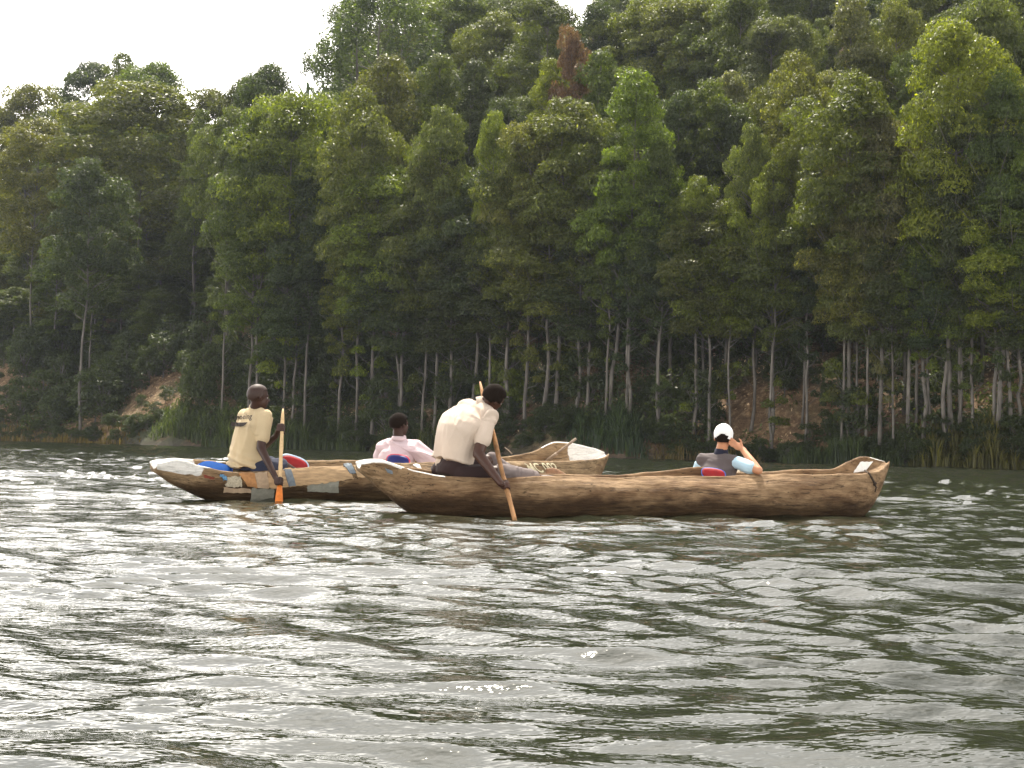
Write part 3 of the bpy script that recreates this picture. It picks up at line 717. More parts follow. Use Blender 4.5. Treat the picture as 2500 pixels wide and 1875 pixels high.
class Canoe:
    def __init__(s, name, pA, YA, pB, YB, near, far, width, keel, floor, amax, seed, label):
        a = P(pA[0], pA[1], YA); b = P(pB[0], pB[1], YB)
        s.A = Vector((a.x, a.y, 0)); d = Vector((b.x - a.x, b.y - a.y, 0)); s.L = d.length; s.ang = math.atan2(d.y, d.x)
        s.root = root_at(name, s.A, s.ang); tag(s.root, label, 'canoe')
        s.near, s.far, s.width, s.keel, s.floor, s.amax, s.seed = near, far, width, keel, floor, amax, seed
        s.M = Matrix.Translation(s.A) @ Matrix.Rotation(s.ang, 4, 'Z')
    def wld(s, p): return s.M @ Vector(p)
    def s_of_px(s, px):
        """length station whose near rim shows at image column px"""
        ss = np.linspace(0, 1, 401); w_ = cr_interp(ss, *s.width); z = cr_interp(ss, *s.near)
        xs = [proj(s.wld((t * s.L, -0.7 * ww, zz)))[0] for t, ww, zz in zip(ss, w_, z)]
        return float(np.interp(px, xs, ss))
    def build(s, mat, paint):
        ns = 260; t = np.linspace(0, 1, ns)
        zn = cr_interp(t, *s.near); zf = cr_interp(t, *s.far); W = cr_interp(t, *s.width); K = cr_interp(t, *s.keel)
        Fl = cr_interp(t, *s.floor); am = cr_interp(t, *s.amax)
        NO, NR, NI = 34, 4, 26
        V = []; PA = []; th = 0.042
        for i in range(ns):
            x = t[i] * s.L; row = []
            a = am[i]; den = 1 - math.cos(a)
            tt = th * min(1, W[i] / 0.12)
            for j in range(NO + 1):                       # outside: near rim -> keel -> far rim
                u = -1 + 2 * j / NO; zr = zn[i] if u < 0 else zf[i]
                an = abs(u) * a; y = math.copysign(W[i] * math.sin(an) ** 0.85 if an < math.pi else 0, u)
                z = K[i] + (zr - K[i]) * (1 - math.cos(an)) / den
                row.append((x, y, z))
            rl = W[i] * math.sin(a) ** 0.85
            for j in range(1, NR):                        # far rim rounding
                q_ = math.pi * j / NR; row.append((x, rl - tt * (1 - math.cos(q_)) / 2, zf[i] + 0.5 * tt * math.sin(q_) * 0.8))
            for j in range(NI + 1):                       # inside: far -> floor -> near
                u = 1 - 2 * j / NI; zr = zn[i] if u < 0 else zf[i]
                y = u * (rl - tt); fl = min(Fl[i], min(zn[i], zf[i]) - 0.012)
                belly = 1 + 0.35 * (1 - abs(u)) * abs(u) * 2.2 * (1 if W[i] > 0.15 else 0)
                row.append((x, y * belly, fl + (zr - fl) * abs(u) ** 3.2))
            for j in range(1, NR):
                q_ = math.pi * j / NR; row.append((x, -(rl - tt) - tt * (1 - math.cos(q_)) / 2, zn[i] + 0.5 * tt * math.sin(q_) * 0.8))
            V.append(row)
        V = np.array(V); n = V.shape[1]
        # hand-hewn unevenness
        out = V.copy()
        for i in range(ns):
            for j in range(n):
                p = V[i, j]; q_ = Vector((p[0] * 1.6 + s.seed, p[1] * 5, p[2] * 5))
                k = noise.noise(q_) * 0.016 + noise.noise(q_ * 3.1) * 0.006
                rimy = noise.noise(Vector((p[0] * 2.3, s.seed * 3.1, 0 if p[1] < 0 else 9))) * 0.014 + noise.noise(Vector((p[0] * 9, s.seed, 0 if p[1] < 0 else 5))) * 0.006
                f = 1.0 if j <= NO else 0.5
                out[i, j, 1] += k * f * (1 if p[1] > 0 else -1)
                out[i, j, 2] += (k * 0.5 + (rimy if p[2] > 0.12 else 0)) * min(1, W[i] / 0.15)
        idx = np.arange(ns * n).reshape(ns, n); r_ = np.roll(idx, -1, axis=1)
        Fc = np.stack([idx[:-1], idx[1:], r_[1:], r_[:-1]], -1).reshape(-1, 4)
        fl = [tuple(f) for f in Fc.tolist()] + [tuple(idx[0].tolist()), tuple(idx[-1][::-1].tolist())]
        me = npmesh('hull', out.reshape(-1, 3), fl)
        pa = np.zeros((ns, n))
        for i in range(ns):
            for j in range(n):
                zone = 'out' if j <= NO else ('farrim' if j < NO + NR else ('in' if j <= NO + NR + NI else 'nearrim'))
                u = (-1 + 2 * j / NO) if j <= NO else 0
                if j > NO + NR - 1 and j <= NO + NR + NI: u = 1 - 2 * (j - NO - NR) / NI
                pa[i, j] = paint(t[i], zone, u)
        fattr(me, 'paint', pa.ravel())
        s.hull = link('hull', me, mat, s.root)
        s.verts = out; s.idx = idx
        wv_ = [s.M @ Vector(v) for v in out.reshape(-1, 3)]
        s.bvh = BVHTree.FromPolygons(wv_, fl)
        return s

def wood_mat(name, c0, c1, c2, paintcol=(0.78, 0.76, 0.72), wet=0.13):
    q = Mt(name); tcn = q.n('ShaderNodeTexCoord').outputs['Object']
    n1 = q.noise(9, 7, 0.7, vec=tcn, stretch=(0.6, 1.8, 2.0)); n2 = q.noise(2.0, 4, 0.6, vec=tcn, stretch=(0.7, 2, 2)); n3 = q.noise(60, 4, 0.6, vec=tcn, stretch=(0.12, 1, 1.3))
    c = q.ramp(n1, [(0.30, c0), (0.50, c1), (0.72, c2)])
    c = q.mix(q.ramp(n2, [(0.45, (0, 0, 0)), (0.62, (1, 1, 1))]), c, q.mix(1.0, c, (0.62, 0.55, 0.50), 'MULTIPLY'))
    c = q.mix(0.55, c, q.mix(1.0, c, q.ramp(n3, [(0.3, (0.7, 0.66, 0.62)), (0.6, (1.12, 1.12, 1.1))]), 'MULTIPLY'))
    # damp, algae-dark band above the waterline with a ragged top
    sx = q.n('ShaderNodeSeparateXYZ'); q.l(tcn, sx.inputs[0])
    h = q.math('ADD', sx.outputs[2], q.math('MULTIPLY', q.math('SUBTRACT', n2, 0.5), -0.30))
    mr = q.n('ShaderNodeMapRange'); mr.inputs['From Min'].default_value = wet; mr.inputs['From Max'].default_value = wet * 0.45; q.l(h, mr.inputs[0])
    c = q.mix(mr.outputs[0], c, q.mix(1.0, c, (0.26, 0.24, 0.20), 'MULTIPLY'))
    at = q.n('ShaderNodeAttribute'); at.attribute_name = 'paint'
    pn = q.math('ADD', at.outputs['Fac'], q.math('MULTIPLY', q.math('SUBTRACT', q.noise(14, 5, 0.7, vec=tcn), 0.5), 0.9))
    pf = q.ramp(pn, [(0.46, (0, 0, 0)), (0.54, (1, 1, 1))])
    pc = q.mix(q.ramp(q.noise(35, 4, 0.6, vec=tcn), [(0.3, (0, 0, 0)), (0.5, (1, 1, 1))]), [x * 0.86 for x in paintcol], paintcol)
    q.base(q.mix(pf, c, pc)); q.p.inputs['Roughness'].default_value = 0.78; q.p.inputs['Specular IOR Level'].default_value = 0.25
    vo = q.n('ShaderNodeTexVoronoi', Scale=13.0, feature='SMOOTH_F1'); mpv = q.n('ShaderNodeMapping'); mpv.inputs['Scale'].default_value = (0.55, 1.3, 1.5)
    q.l(tcn, mpv.inputs[0]); q.l(mpv.outputs[0], vo.inputs['Vector'])                                    # scooped adze cuts
    crk = q.noise(4.5, 3, 0.6, vec=tcn, stretch=(0.22, 2.5, 3.2)); cr_ = q.math('LESS_THAN', q.math('ABSOLUTE', q.math('SUBTRACT', crk, 0.47)), 0.006)
    q.base(q.mix(q.math('MULTIPLY', q.math('MULTIPLY', cr_, 0.75), q.math('SUBTRACT', 1.0, pf)), q.mix(pf, c, pc), (0.03, 0.018, 0.01)))
    hb = q.math('ADD', q.math('MULTIPLY', n1, 0.8), q.math('ADD', q.math('MULTIPLY', n3, 0.6), q.math('ADD', q.math('MULTIPLY', vo.outputs['Distance'], 0.9), q.math('MULTIPLY', cr_, -1.0)))); q.bump(hb, 1.0, 0.022)
    return q.m

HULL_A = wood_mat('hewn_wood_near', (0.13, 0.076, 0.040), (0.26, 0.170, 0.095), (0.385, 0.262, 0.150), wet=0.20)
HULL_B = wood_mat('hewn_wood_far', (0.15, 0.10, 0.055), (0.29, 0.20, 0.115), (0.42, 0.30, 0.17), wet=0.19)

def paintA(t, zone, u):
    if zone in ('nearrim',) and t < 0.062: return 1.0
    if zone == 'nearrim' and 0.068 < t < 0.125: return 1.0
    if zone == 'farrim' and t < 0.06: return 1.0
    if zone == 'out' and abs(u) > 0.955 and t < 0.06: return 0.8
    if zone in ('in', 'farrim') and t < 0.03: return 0.9
    if zone in ('farrim',) and t > 0.975: return 0.9
    return 0.0
def paintB(t, zone, u):
    if zone in ('in', 'nearrim', 'farrim') and t < 0.12: return min(1.0, 0.5 + (0.085 - t) / 0.03)
    if t < 0.10 and zone == 'out' and u < -0.6: return min(0.9, 0.5 + (0.075 - t) / 0.03 - max(0, u + 0.84) * 6)
    if 0.13 < t < 0.15 and zone == 'farrim': return 0.8
    if zone == 'farrim' and t > 0.86: return 1.0
    if zone == 'in' and t > 0.86: return min(1.0, 0.5 + (t - 0.928) / 0.02 + 0.25 * math.sin(u * 9))
    return 0.0
cA = Canoe('dugout_canoe', (875, 1135), 11.7, (2165, 1128), 14.0,
    near=([0, .03, .07, .12, .18, .30, .45, .60, .75, .86, .93, .965, 1.0], [.415, .44, .375, .325, .312, .325, .335, .355, .375, .395, .40, .435, .53]),
    far=([0, .03, .08, .14, .22, .35, .48, .58, .62, .68, .80, .87, .91, .935, .96, 1.0], [.43, .45, .39, .35, .34, .335, .35, .40, .43, .395, .405, .42, .44, .495, .55, .53]),
    width=([0, .03, .08, .16, .30, .55, .78, .88, .94, .975, 1.0], [.075, .12, .19, .265, .315, .335, .315, .275, .205, .13, .045]),
    keel=([0, .04, .085, .13, .20, .5, .82, .90, .945, .975, 1.0], [.36, .19, .01, -.05, -.06, -.06, -.06, -.05, .0, .20, .46]),
    floor=([0, .05, .10, .17, .25, .5, .8, .90, .945, .98, 1.0], [.40, .36, .24, .12, .05, .04, .05, .16, .34, .48, .52]),
    amax=([0, .06, .15, .3, .8, .93, 1.0], [1.45, 1.62, 2.0, 2.32, 2.32, 1.9, 1.5]), seed=3.3,
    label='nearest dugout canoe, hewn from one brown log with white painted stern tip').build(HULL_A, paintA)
cB = Canoe('dugout_canoe', (375, 1132), 13.5, (1480, 1115), 17.0,
    near=([0, .03, .07, .11, .15, .20, .28, .40, .60, .80, .90, .95, .98, 1.0], [.34, .375, .325, .285, .262, .285, .32, .365, .40, .42, .44, .455, .485, .53]),
    far=([0, .04, .09, .15, .25, .45, .65, .78, .84, .89, .93, .97, 1.0], [.36, .39, .37, .355, .375, .395, .42, .47, .53, .64, .645, .60, .55]),
    width=([0, .03, .08, .16, .30, .55, .78, .88, .93, .97, 1.0], [.10, .145, .20, .265, .31, .33, .315, .28, .24, .16, .06]),
    keel=([0, .04, .09, .13, .20, .5, .82, .90, .94, .975, 1.0], [.27, .14, .01, -.05, -.06, -.06, -.06, -.05, .02, .24, .47]),
    floor=([0, .04, .09, .15, .25, .5, .8, .88, .93, .975, 1.0], [.34, .31, .22, .10, .05, .04, .06, .16, .32, .47, .52]),
    amax=([0, .06, .15, .3, .8, .93, 1.0], [1.40, 1.55, 1.85, 2.15, 2.15, 1.8, 1.5]), seed=8.1,
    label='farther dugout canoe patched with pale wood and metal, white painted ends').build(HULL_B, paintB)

# ------------------------------------------------------------------ patches laid on a surface seen from the camera side
def quadpatch(bvh, name, poly, nx, ny, mat, parent, thick=0.008, wob=0.0, seed=0, lift=0.003, world=True):
    """poly: four image corners (tl, tr, br, bl) projected on the surface; a thin sheet with thickness"""
    r = np.random.default_rng(seed + 5); pts_ = []; nrm = []; tl, tr, br, bl = [np.array(p_, float) for p_ in poly]
    ok = True
    for j in range(ny + 1):
        for i in range(nx + 1):
            u, v = i / nx, j / ny
            p = (tl * (1 - u) + tr * u) * (1 - v) + (bl * (1 - u) + br * u) * v
            if wob and (j in (0, ny) or i in (0, nx)):
                p = p + r.normal(0, wob, 2)
            d = ray(*p); h, nn, _, _ = bvh.ray_cast(CAMP, d)
            if h is None:
                # slide down a little until the surface is met
                for k in range(1, 14):
                    d = ray(p[0], p[1] + k * 1.0); h, nn, _, _ = bvh.ray_cast(CAMP, d)
                    if h is not None: break
            if h is None: print('patch miss', name, p); h = pts_[-1] if pts_ else Vector((0, 13, 0.3)); nn = -d
            if nn.dot(d) > 0: nn = -nn
            pts_.append(h); nrm.append(nn.normalized())
    idx = lambda i, j: j * (nx + 1) + i
    n = len(pts_); V = [p + q_ * (lift + thick) for p, q_ in zip(pts_, nrm)] + [p + q_ * (lift - 0.012) for p, q_ in zip(pts_, nrm)]
    Fc = []
    for j in range(ny):
        for i in range(nx):
            a, b, c, d = idx(i, j), idx(i + 1, j), idx(i + 1, j + 1), idx(i, j + 1)
            Fc.append((a, d, c, b)); Fc.append((a + n, b + n, c + n, d + n))
    edge = [idx(i, 0) for i in range(nx + 1)] + [idx(nx, j) for j in range(1, ny + 1)] + [idx(i, ny) for i in range(nx - 1, -1, -1)] + [idx(0, j) for j in range(ny - 1, 0, -1)]
    for a, b in zip(edge, edge[1:] + edge[:1]): Fc.append((a, b, b + n, a + n))
    return link(name, npmesh(name, V, Fc, smooth=False), mat, parent, world=world)

PALE = plain('pale_plank', (0.44, 0.30, 0.17), 0.8, 14, 0.35, 0.6, 0.008, stretch=(0.5, 0.5, 3))
PALE2 = plain('weathered_plank', (0.42, 0.31, 0.21), 0.8, 20, 0.22, 0.4, 0.005)
ORANGEW = plain('fresh_orange_plank', (0.42, 0.21, 0.085), 0.75, 18, 0.3, 0.4, 0.005)
METAL = plain('dull_blue_metal', (0.16, 0.19, 0.22), 0.5, 25, 0.25, 0.3, 0.003)
TIN = plain('weathered_tin', (0.25, 0.25, 0.21), 0.6, 22, 0.2, 0.3, 0.003)
CLOTH = plain('pale_sacking', (0.50, 0.44, 0.33), 0.9, 50, 0.3, 1.0, 0.02)
RAGB = plain('blue_rag', (0.12, 0.26, 0.42), 0.9, 60, 0.5, 0.8, 0.02)
REDW = plain('red_brown_paint', (0.20, 0.05, 0.03), 0.8, 20, 0.4, 0.4, 0.005)
WHITEP = plain('white_paint', (0.78, 0.77, 0.73), 0.7, 25, 0.08, 0.3, 0.004)
b_ = cB.bvh; rB = cB.root
quadpatch(b_, 'plank', [(578, 1149), (618, 1147), (628, 1190), (603, 1186)], 6, 5, ORANGEW, rB, 0.016, 0.8, 1)
quadpatch(b_, 'plank', [(619, 1147), (650, 1145), (656, 1191), (629, 1190)], 6, 5, PALE2, rB, 0.017, 0.6, 2)
quadpatch(b_, 'plank', [(651, 1145), (694, 1142), (705, 1188), (657, 1191)], 6, 5, PALE, rB, 0.016, 0.6, 3)
quadpatch(b_, 'plank', [(695, 1147), (846, 1141), (862, 1170), (706, 1188)], 24, 6, PALE, rB, 0.018, 0.9, 4)
quadpatch(b_, 'plank', [(862, 1138), (905, 1136), (905, 1164), (872, 1167)], 6, 5, PALE, rB, 0.017, 0.6, 5)
quadpatch(b_, 'metal_strip', [(690, 1143), (707, 1142), (720, 1184), (703, 1186)], 5, 8, METAL, rB, 0.022, 0.4, 6)
quadpatch(b_, 'metal_strip', [(838, 1137), (857, 1136), (866, 1157), (852, 1158)], 5, 6, METAL, rB, 0.024, 0.4, 7)
quadpatch(b_, 'tin_patch', [(749, 1180), (826, 1173), (826, 1202), (750, 1199)], 10, 4, TIN, rB, 0.006, 0.7, 8)
quadpatch(b_, 'tin_patch', [(615, 1192), (668, 1192), (668, 1221), (611, 1223)], 8, 5, TIN, rB, 0.006, 0.9, 9)
quadpatch(b_, 'tin_patch', [(547, 1190), (612, 1192), (612, 1203), (545, 1203)], 8, 3, PALE2, rB, 0.006, 0.8, 10)
quadpatch(b_, 'sacking', [(556, 1164), (587, 1163), (590, 1188), (550, 1187)], 8, 6, CLOTH, rB, 0.014, 1.2, 11)
quadpatch(b_, 'rag', [(536, 1158), (549, 1160), (555, 1172), (545, 1172)], 5, 4, RAGB, rB, 0.018, 1.0, 12)
quadpatch(b_, 'paint_splash', [(496, 1160), (524, 1163), (522, 1170), (498, 1166)], 5, 3, REDW, rB, 0.002, 1.2, 13)
quadpatch(b_, 'frayed_patch', [(1008, 1134), (1022, 1134), (1036, 1152), (1028, 1153)], 4, 6, WHITEP, rB, 0.004, 1.0, 14)
b_ = cA.bvh; rA = cA.root
quadpatch(b_, 'white_panel', [(2100, 1128), (2131, 1127), (2113, 1151), (2084, 1154)], 6, 5, WHITEP, rA, 0.003, 0.5, 20)
quadpatch(b_, 'metal_strip', [(940, 1143), (957, 1149), (960, 1158), (947, 1153)], 4, 3, METAL, rA, 0.006, 0.5, 21)

# letters painted on the far canoe's bow
def lettering(bvh, body, corners, mat, parent, name, off=0.004, shear=0.0, font=None, spacing=1.0):
    cu = bpy.data.curves.new('lettering', 'FONT'); cu.body = body; cu.size = 1.0; cu.resolution_u = 6; cu.space_character = spacing
    cu.offset = font or 0.0; cu.shear = 0.0
    tmp = bpy.data.objects.new('lettering', cu); COL.objects.link(tmp)
    dg = bpy.context.evaluated_depsgraph_get(); me = bpy.data.meshes.new_from_object(tmp.evaluated_get(dg))
    bpy.data.objects.remove(tmp); bpy.data.curves.remove(cu)
    bmx = bmesh.new(); bmx.from_mesh(me)
    xs = [v.co.x for v in bmx.verts]; ys = [v.co.y for v in bmx.verts]; x0, x1, y0, y1 = min(xs), max(xs), min(ys), max(ys)
    tl, tr, br, bl = [np.array(p_, float) for p_ in corners]
    bmesh.ops.triangulate(bmx, faces=bmx.faces[:]); bmesh.ops.subdivide_edges(bmx, edges=bmx.edges[:], cuts=1, use_grid_fill=False)
    bmesh.ops.triangulate(bmx, faces=bmx.faces[:])
    for v in bmx.verts:
        u = (v.co.x - x0) / (x1 - x0); w_ = 1 - (v.co.y - y0) / (y1 - y0)
        p = (tl * (1 - u) + tr * u) * (1 - w_) + (bl * (1 - u) + br * u) * w_
        d = ray(*p); h, nn, _, _ = bvh.ray_cast(CAMP, d)
        if h is None: h = CAMP + d * 14; nn = -d
        if nn.dot(d) > 0: nn = -nn
        v.co = h + nn * off
    m2 = bpy.data.meshes.new(name); bmx.to_mesh(m2); bmx.free(); bpy.data.meshes.remove(me)
    return link(name, m2, mat, parent, world=True)
LET = plain('cream_paint', (0.70, 0.62, 0.42), 0.8, 60, 0.25, 0.2)
lettering(cB.bvh, 'MC 002', [(1279, 1131), (1352, 1130), (1367, 1150), (1300, 1156)], LET, rB, 'lettering', 0.004, font=0.015)

# rope lashed round the near canoe's bow
def bow_rope():
    V = []; pts_ = []
    for (px, py) in [(2112, 1150), (2120, 1156), (2126, 1165), (2131, 1174), (2134, 1182)]:
        h, nn, _, _ = cA.bvh.ray_cast(CAMP, ray(px, py))
        if h is None: h = CAMP + ray(px, py) * 13.9; nn = -ray(px, py)
        if nn.dot(ray(px, py)) > 0: nn = -nn
        pts_.append(h + nn * 0.008)
    e = pts_[-1]; pts_ += [e + Vector((0.012, -0.01, -0.035)), e + Vector((0.0, -0.012, -0.075))]
    M_ = plain('dark_rope', (0.05, 0.035, 0.025), 0.9)
    return link('rope', npmesh('rope', *joinvf([tube(pts_, [0.010] * 5 + [0.008, 0.005], 6), tube([e + Vector((-.012, 0, .006)), e + Vector((.014, -.005, -.004))], [.02, .018], 6)])), M_, rA, world=True)
bow_rope()

# thwarts and bottom water inside
TH = plain('thwart_wood', (0.26, 0.16, 0.08), 0.85, 12, 0.3, 0.4, 0.006)
def thwart(c, t, z, w_=0.16):
    W = float(cr_interp(t, *c.width)) * 0.80; x = t * c.L
    v, f = box_vf(x - w_ / 2, x + w_ / 2, -W, W, z - 0.03, z)
    return link('thwart', npmesh('thwart', v, f, smooth=False), TH, c.root)
for t_, z_ in ((0.185, 0.29), (0.47, 0.20), (0.73, 0.16)): thwart(cA, t_, z_)
for t_, z_ in ((0.20, 0.27), (0.50, 0.22), (0.80, 0.24)): thwart(cB, t_, z_)

# ================================================================== solids for people and gear
def ellipsoid(c, ax, ay, az, nu=16, nv=10):
    c, ax, ay, az = map(Vector, (c, ax, ay, az)); V = []; Fc = []
    for j in range(nv + 1):
        ph = math.pi * j / nv
        for i in range(nu):
            an = 2 * math.pi * i / nu
            V.append(c + ax * math.sin(ph) * math.cos(an) + ay * math.sin(ph) * math.sin(an) + az * math.cos(ph))
    for j in range(nv):
        for i in range(nu):
            Fc.append((j * nu + i, (j + 1) * nu + i, (j + 1) * nu + (i + 1) % nu, j * nu + (i + 1) % nu))
    return V, Fc
def capsule(a, b, ra, rb, n=12, flat=None):
    """tapered limb with round ends"""
    a, b = Vector(a), Vector(b); d = (b - a); ln = d.length; d.normalize(); u = d.orthogonal().normalized(); w_ = d.cross(u); V = []; Fc = []
    rings = [(-math.cos(math.pi / 2 * k / 4) * ra, math.sin(math.pi / 2 * k / 4) * ra) for k in range(5)] + [(ln + math.sin(math.pi / 2 * k / 4) * rb, math.cos(math.pi / 2 * k / 4) * rb) for k in range(5)]
    for off, r_ in rings:
        for i in range(n):
            an = 2 * math.pi * i / n; V.append(a + d * off + (u * math.cos(an) + w_ * math.sin(an)) * max(r_, 1e-4))
    m_ = len(rings)
    for j in range(m_ - 1):
        for i in range(n): Fc.append((j * n + i, j * n + (i + 1) % n, (j + 1) * n + (i + 1) % n, (j + 1) * n + i))
    Fc.append(tuple(range(n))[::-1]); Fc.append(tuple(range((m_ - 1) * n, m_ * n)))
    return V, Fc
def limb(pts_, rads):
    return [capsule(pts_[i], pts_[i + 1], rads[i], rads[i + 1]) for i in range(len(pts_) - 1)]
def loft(rings, n=22, e=0.85):
    """rings: (centre, half-width vector, half-depth vector); closed ends"""
    V = []; Fc = []
    for c, a, b in rings:
        for i in range(n):
            an = 2 * math.pi * i / n; ca, sa = math.cos(an), math.sin(an)
            V.append(Vector(c) + Vector(a) * math.copysign(abs(ca) ** e, ca) + Vector(b) * math.copysign(abs(sa) ** e, sa))
    m_ = len(rings)
    for j in range(m_ - 1):
        for i in range(n): Fc.append((j * n + i, j * n + (i + 1) % n, (j + 1) * n + (i + 1) % n, (j + 1) * n + i))
    Fc.append(tuple(range(n))[::-1]); Fc.append(tuple(range((m_ - 1) * n, m_ * n)))
    return V, Fc
def fused(name, parts, mat, parent, voxel=0.007, smooth=5, wrinkle=None):
    """one continuous surface grown from overlapping closed shapes"""
    V, Fc = joinvf(parts); me = npmesh('tmp', V, Fc)
    bmx = bmesh.new(); bmx.from_mesh(me); bmesh.ops.recalc_face_normals(bmx, faces=bmx.faces[:]); bmx.to_mesh(me); bmx.free()
    tmp = bpy.data.objects.new('tmp', me); COL.objects.link(tmp)
    md = tmp.modifiers.new('r', 'REMESH'); md.mode = 'VOXEL'; md.voxel_size = voxel; md.use_smooth_shade = True
    m2 = tmp.modifiers.new('s', 'SMOOTH'); m2.factor = 0.5; m2.iterations = smooth
    dg = bpy.context.evaluated_depsgraph_get(); out = bpy.data.meshes.new_from_object(tmp.evaluated_get(dg))
    bpy.data.objects.remove(tmp); bpy.data.meshes.remove(me)
    if wrinkle:
        co = [v.co.copy() for v in out.vertices]; nr = [v.normal.copy() for v in out.vertices]
        for v, c, n_ in zip(out.vertices, co, nr): v.co = c + n_ * wrinkle(c)
    out.polygons.foreach_set('use_smooth', np.ones(len(out.polygons), dtype=bool)); out.name = name
    return link(name, out, mat, parent, world=True)

def folds(ax, amp=0.010, sc=7.0, seed=0.0, pull=None):
    """cloth folds running along ax"""
    ax = Vector(ax).normalized(); u = ax.orthogonal().normalized(); w_ = ax.cross(u)
    def f(c):
        q_ = Vector((c.dot(u) * sc, c.dot(w_) * sc, c.dot(ax) * sc * 0.32 + seed))
        q_ += Vector((noise.noise(q_ * 0.7), noise.noise(q_ * 0.7 + Vector((5, 5, 5))), 0)) * 0.8
        v = noise.noise(q_) ; v2 = noise.noise(q_ * 2.3 + Vector((3, 1, 7)))
        return amp * ((1 - abs(v) * 2.6) * 0.9 + v2 * 0.5) - amp * 0.3
    return f

def hand_grip(wrist, C, d, side, rs, s=1.0, thumb_sign=1.0):
    """palm and five fingers closed round a shaft at C with axis d; side = direction from shaft to palm"""
    C, d, side, wrist = Vector(C), Vector(d).normalized(), Vector(side), Vector(wrist)
    side = (side - d * side.dot(d)).normalized(); m_ = d.cross(side).normalized()
    pc = C + side * (rs + 0.016 * s)
    parts = [ellipsoid(pc, d * 0.043 * s, m_ * 0.040 * s, side * 0.017 * s, 12, 8), capsule(wrist, pc + (wrist - pc).normalized() * 0.02, 0.026 * s, 0.021 * s)]
    if (wrist - pc).dot(m_) > 0: m_ = -m_
    # fingers start at the palm's far edge and wrap round
    for k, (o, ln) in enumerate(((0.032, 0.95), (0.011, 1.05), (-0.011, 1.0), (-0.031, 0.82))):
        cc = C + d * o * s * thumb_sign; pr = None; rf = (0.0098, 0.0100, 0.0094, 0.0082)[k] * s
        for q_, ang in enumerate((35, 85, 135, 185)):
            a = math.radians(ang * ln); rr = rs + rf * 0.9 + 0.002
            p = cc + (side * math.cos(a) + m_ * math.sin(a)) * rr
            if q_ == 0: p = cc + side * (rs + 0.015 * s) + m_ * 0.026 * s
            if pr is not None: parts.append(capsule(pr, p, rf * (1.05 - 0.06 * q_), rf * (1.0 - 0.06 * q_), 8))
            pr = p
    t0 = pc + d * 0.030 * s * thumb_sign - m_ * 0.020 * s; t1 = C + d * 0.050 * s * thumb_sign - m_ * (rs + 0.012 * s) + side * 0.008; t2 = C + d * 0.052 * s * thumb_sign - side * (rs + 0.010 * s) - m_ * 0.006
    parts += [capsule(t0, t1, 0.013 * s, 0.011 * s, 8), capsule(t1, t2, 0.011 * s, 0.009 * s, 8)]
    return parts
def hand_open(wrist, dirv, normal, s=1.0, curl=0.5):
    wrist, dv, nm = Vector(wrist), Vector(dirv).normalized(), Vector(normal)
    nm = (nm - dv * nm.dot(dv)).normalized(); lt = dv.cross(nm)
    pc = wrist + dv * 0.05 * s
    parts = [ellipsoid(pc, dv * 0.052 * s, lt * 0.040 * s, nm * 0.016 * s, 12, 8), capsule(wrist - dv * 0.02, pc, 0.026 * s, 0.024 * s)]
    for k, (o, ln) in enumerate(((0.030, 0.9), (0.010, 1.0), (-0.010, 0.95), (-0.029, 0.75))):
        p = pc + dv * 0.042 * s + lt * o * s; a = 0.15
        for q_, l_ in enumerate((0.040, 0.026, 0.020)):
            a += curl * 0.8; n2 = p + (dv * math.cos(a) + nm * math.sin(a)) * l_ * s * ln; parts.append(capsule(p, n2, (0.0098 - 0.001 * q_) * s, (0.0092 - 0.001 * q_) * s, 8)); p = n2
    b0 = wrist + dv * 0.022 * s + lt * 0.026 * s; b1 = b0 + (dv * 0.6 + lt * 0.75 + nm * 0.3).normalized() * 0.042 * s; b2 = b1 + (dv * 0.85 + lt * 0.25 + nm * 0.4).normalized() * 0.028 * s
    parts += [capsule(b0, b1, 0.014 * s, 0.011 * s, 8), capsule(b1, b2, 0.011 * s, 0.009 * s, 8)]
    return parts
def head_parts(c, up, face, neckbase, s=1.0, neck_r=0.052):
    """cranium, jaw, nose, brow, lips and ears round the head centre c"""
    c, up, f = Vector(c), Vector(up).normalized(), Vector(face); f = (f - up * f.dot(up)).normalized(); sd = up.cross(f).normalized()   # sd = the person's left
    E = []
    E.append(ellipsoid(c + up * 0.022 * s - f * 0.008 * s, sd * 0.077 * s, f * 0.097 * s, up * 0.090 * s, 20, 12))
    E.append(ellipsoid(c + f * 0.038 * s - up * 0.045 * s, sd * 0.060 * s, f * 0.056 * s, up * 0.066 * s))
    E.append(ellipsoid(c + f * 0.062 * s - up * 0.092 * s, sd * 0.028 * s, f * 0.028 * s, up * 0.022 * s))
    E.append(capsule(c + f * 0.084 * s + up * 0.008 * s, c + f * 0.104 * s - up * 0.028 * s, 0.010 * s, 0.016 * s, 8))
    E.append(ellipsoid(c + f * 0.080 * s + up * 0.018 * s, sd * 0.050 * s, f * 0.014 * s, up * 0.012 * s))
    E.append(ellipsoid(c + f * 0.090 * s - up * 0.056 * s, sd * 0.024 * s, f * 0.012 * s, up * 0.007 * s)); E.append(ellipsoid(c + f * 0.087 * s - up * 0.068 * s, sd * 0.021 * s, f * 0.012 * s, up * 0.008 * s))
    for q_ in (-1, 1):
        E.append(ellipsoid(c + sd * q_ * 0.080 * s - f * 0.006 * s - up * 0.004 * s, (sd * q_ * 0.45 - f * 0.9).normalized() * 0.019 * s, f.cross(up).normalized() * 0.010 * s, up * 0.031 * s, 10, 8))
        E.append(ellipsoid(c + sd * q_ * 0.040 * s + f * 0.062 * s - up * 0.022 * s, sd * 0.022 * s, f * 0.022 * s, up * 0.02 * s, 10, 8))
    E.append(capsule(c - f * 0.018 * s - up * 0.035 * s, neckbase, neck_r * s, neck_r * 1.15 * s))
    return E, up, f, sd
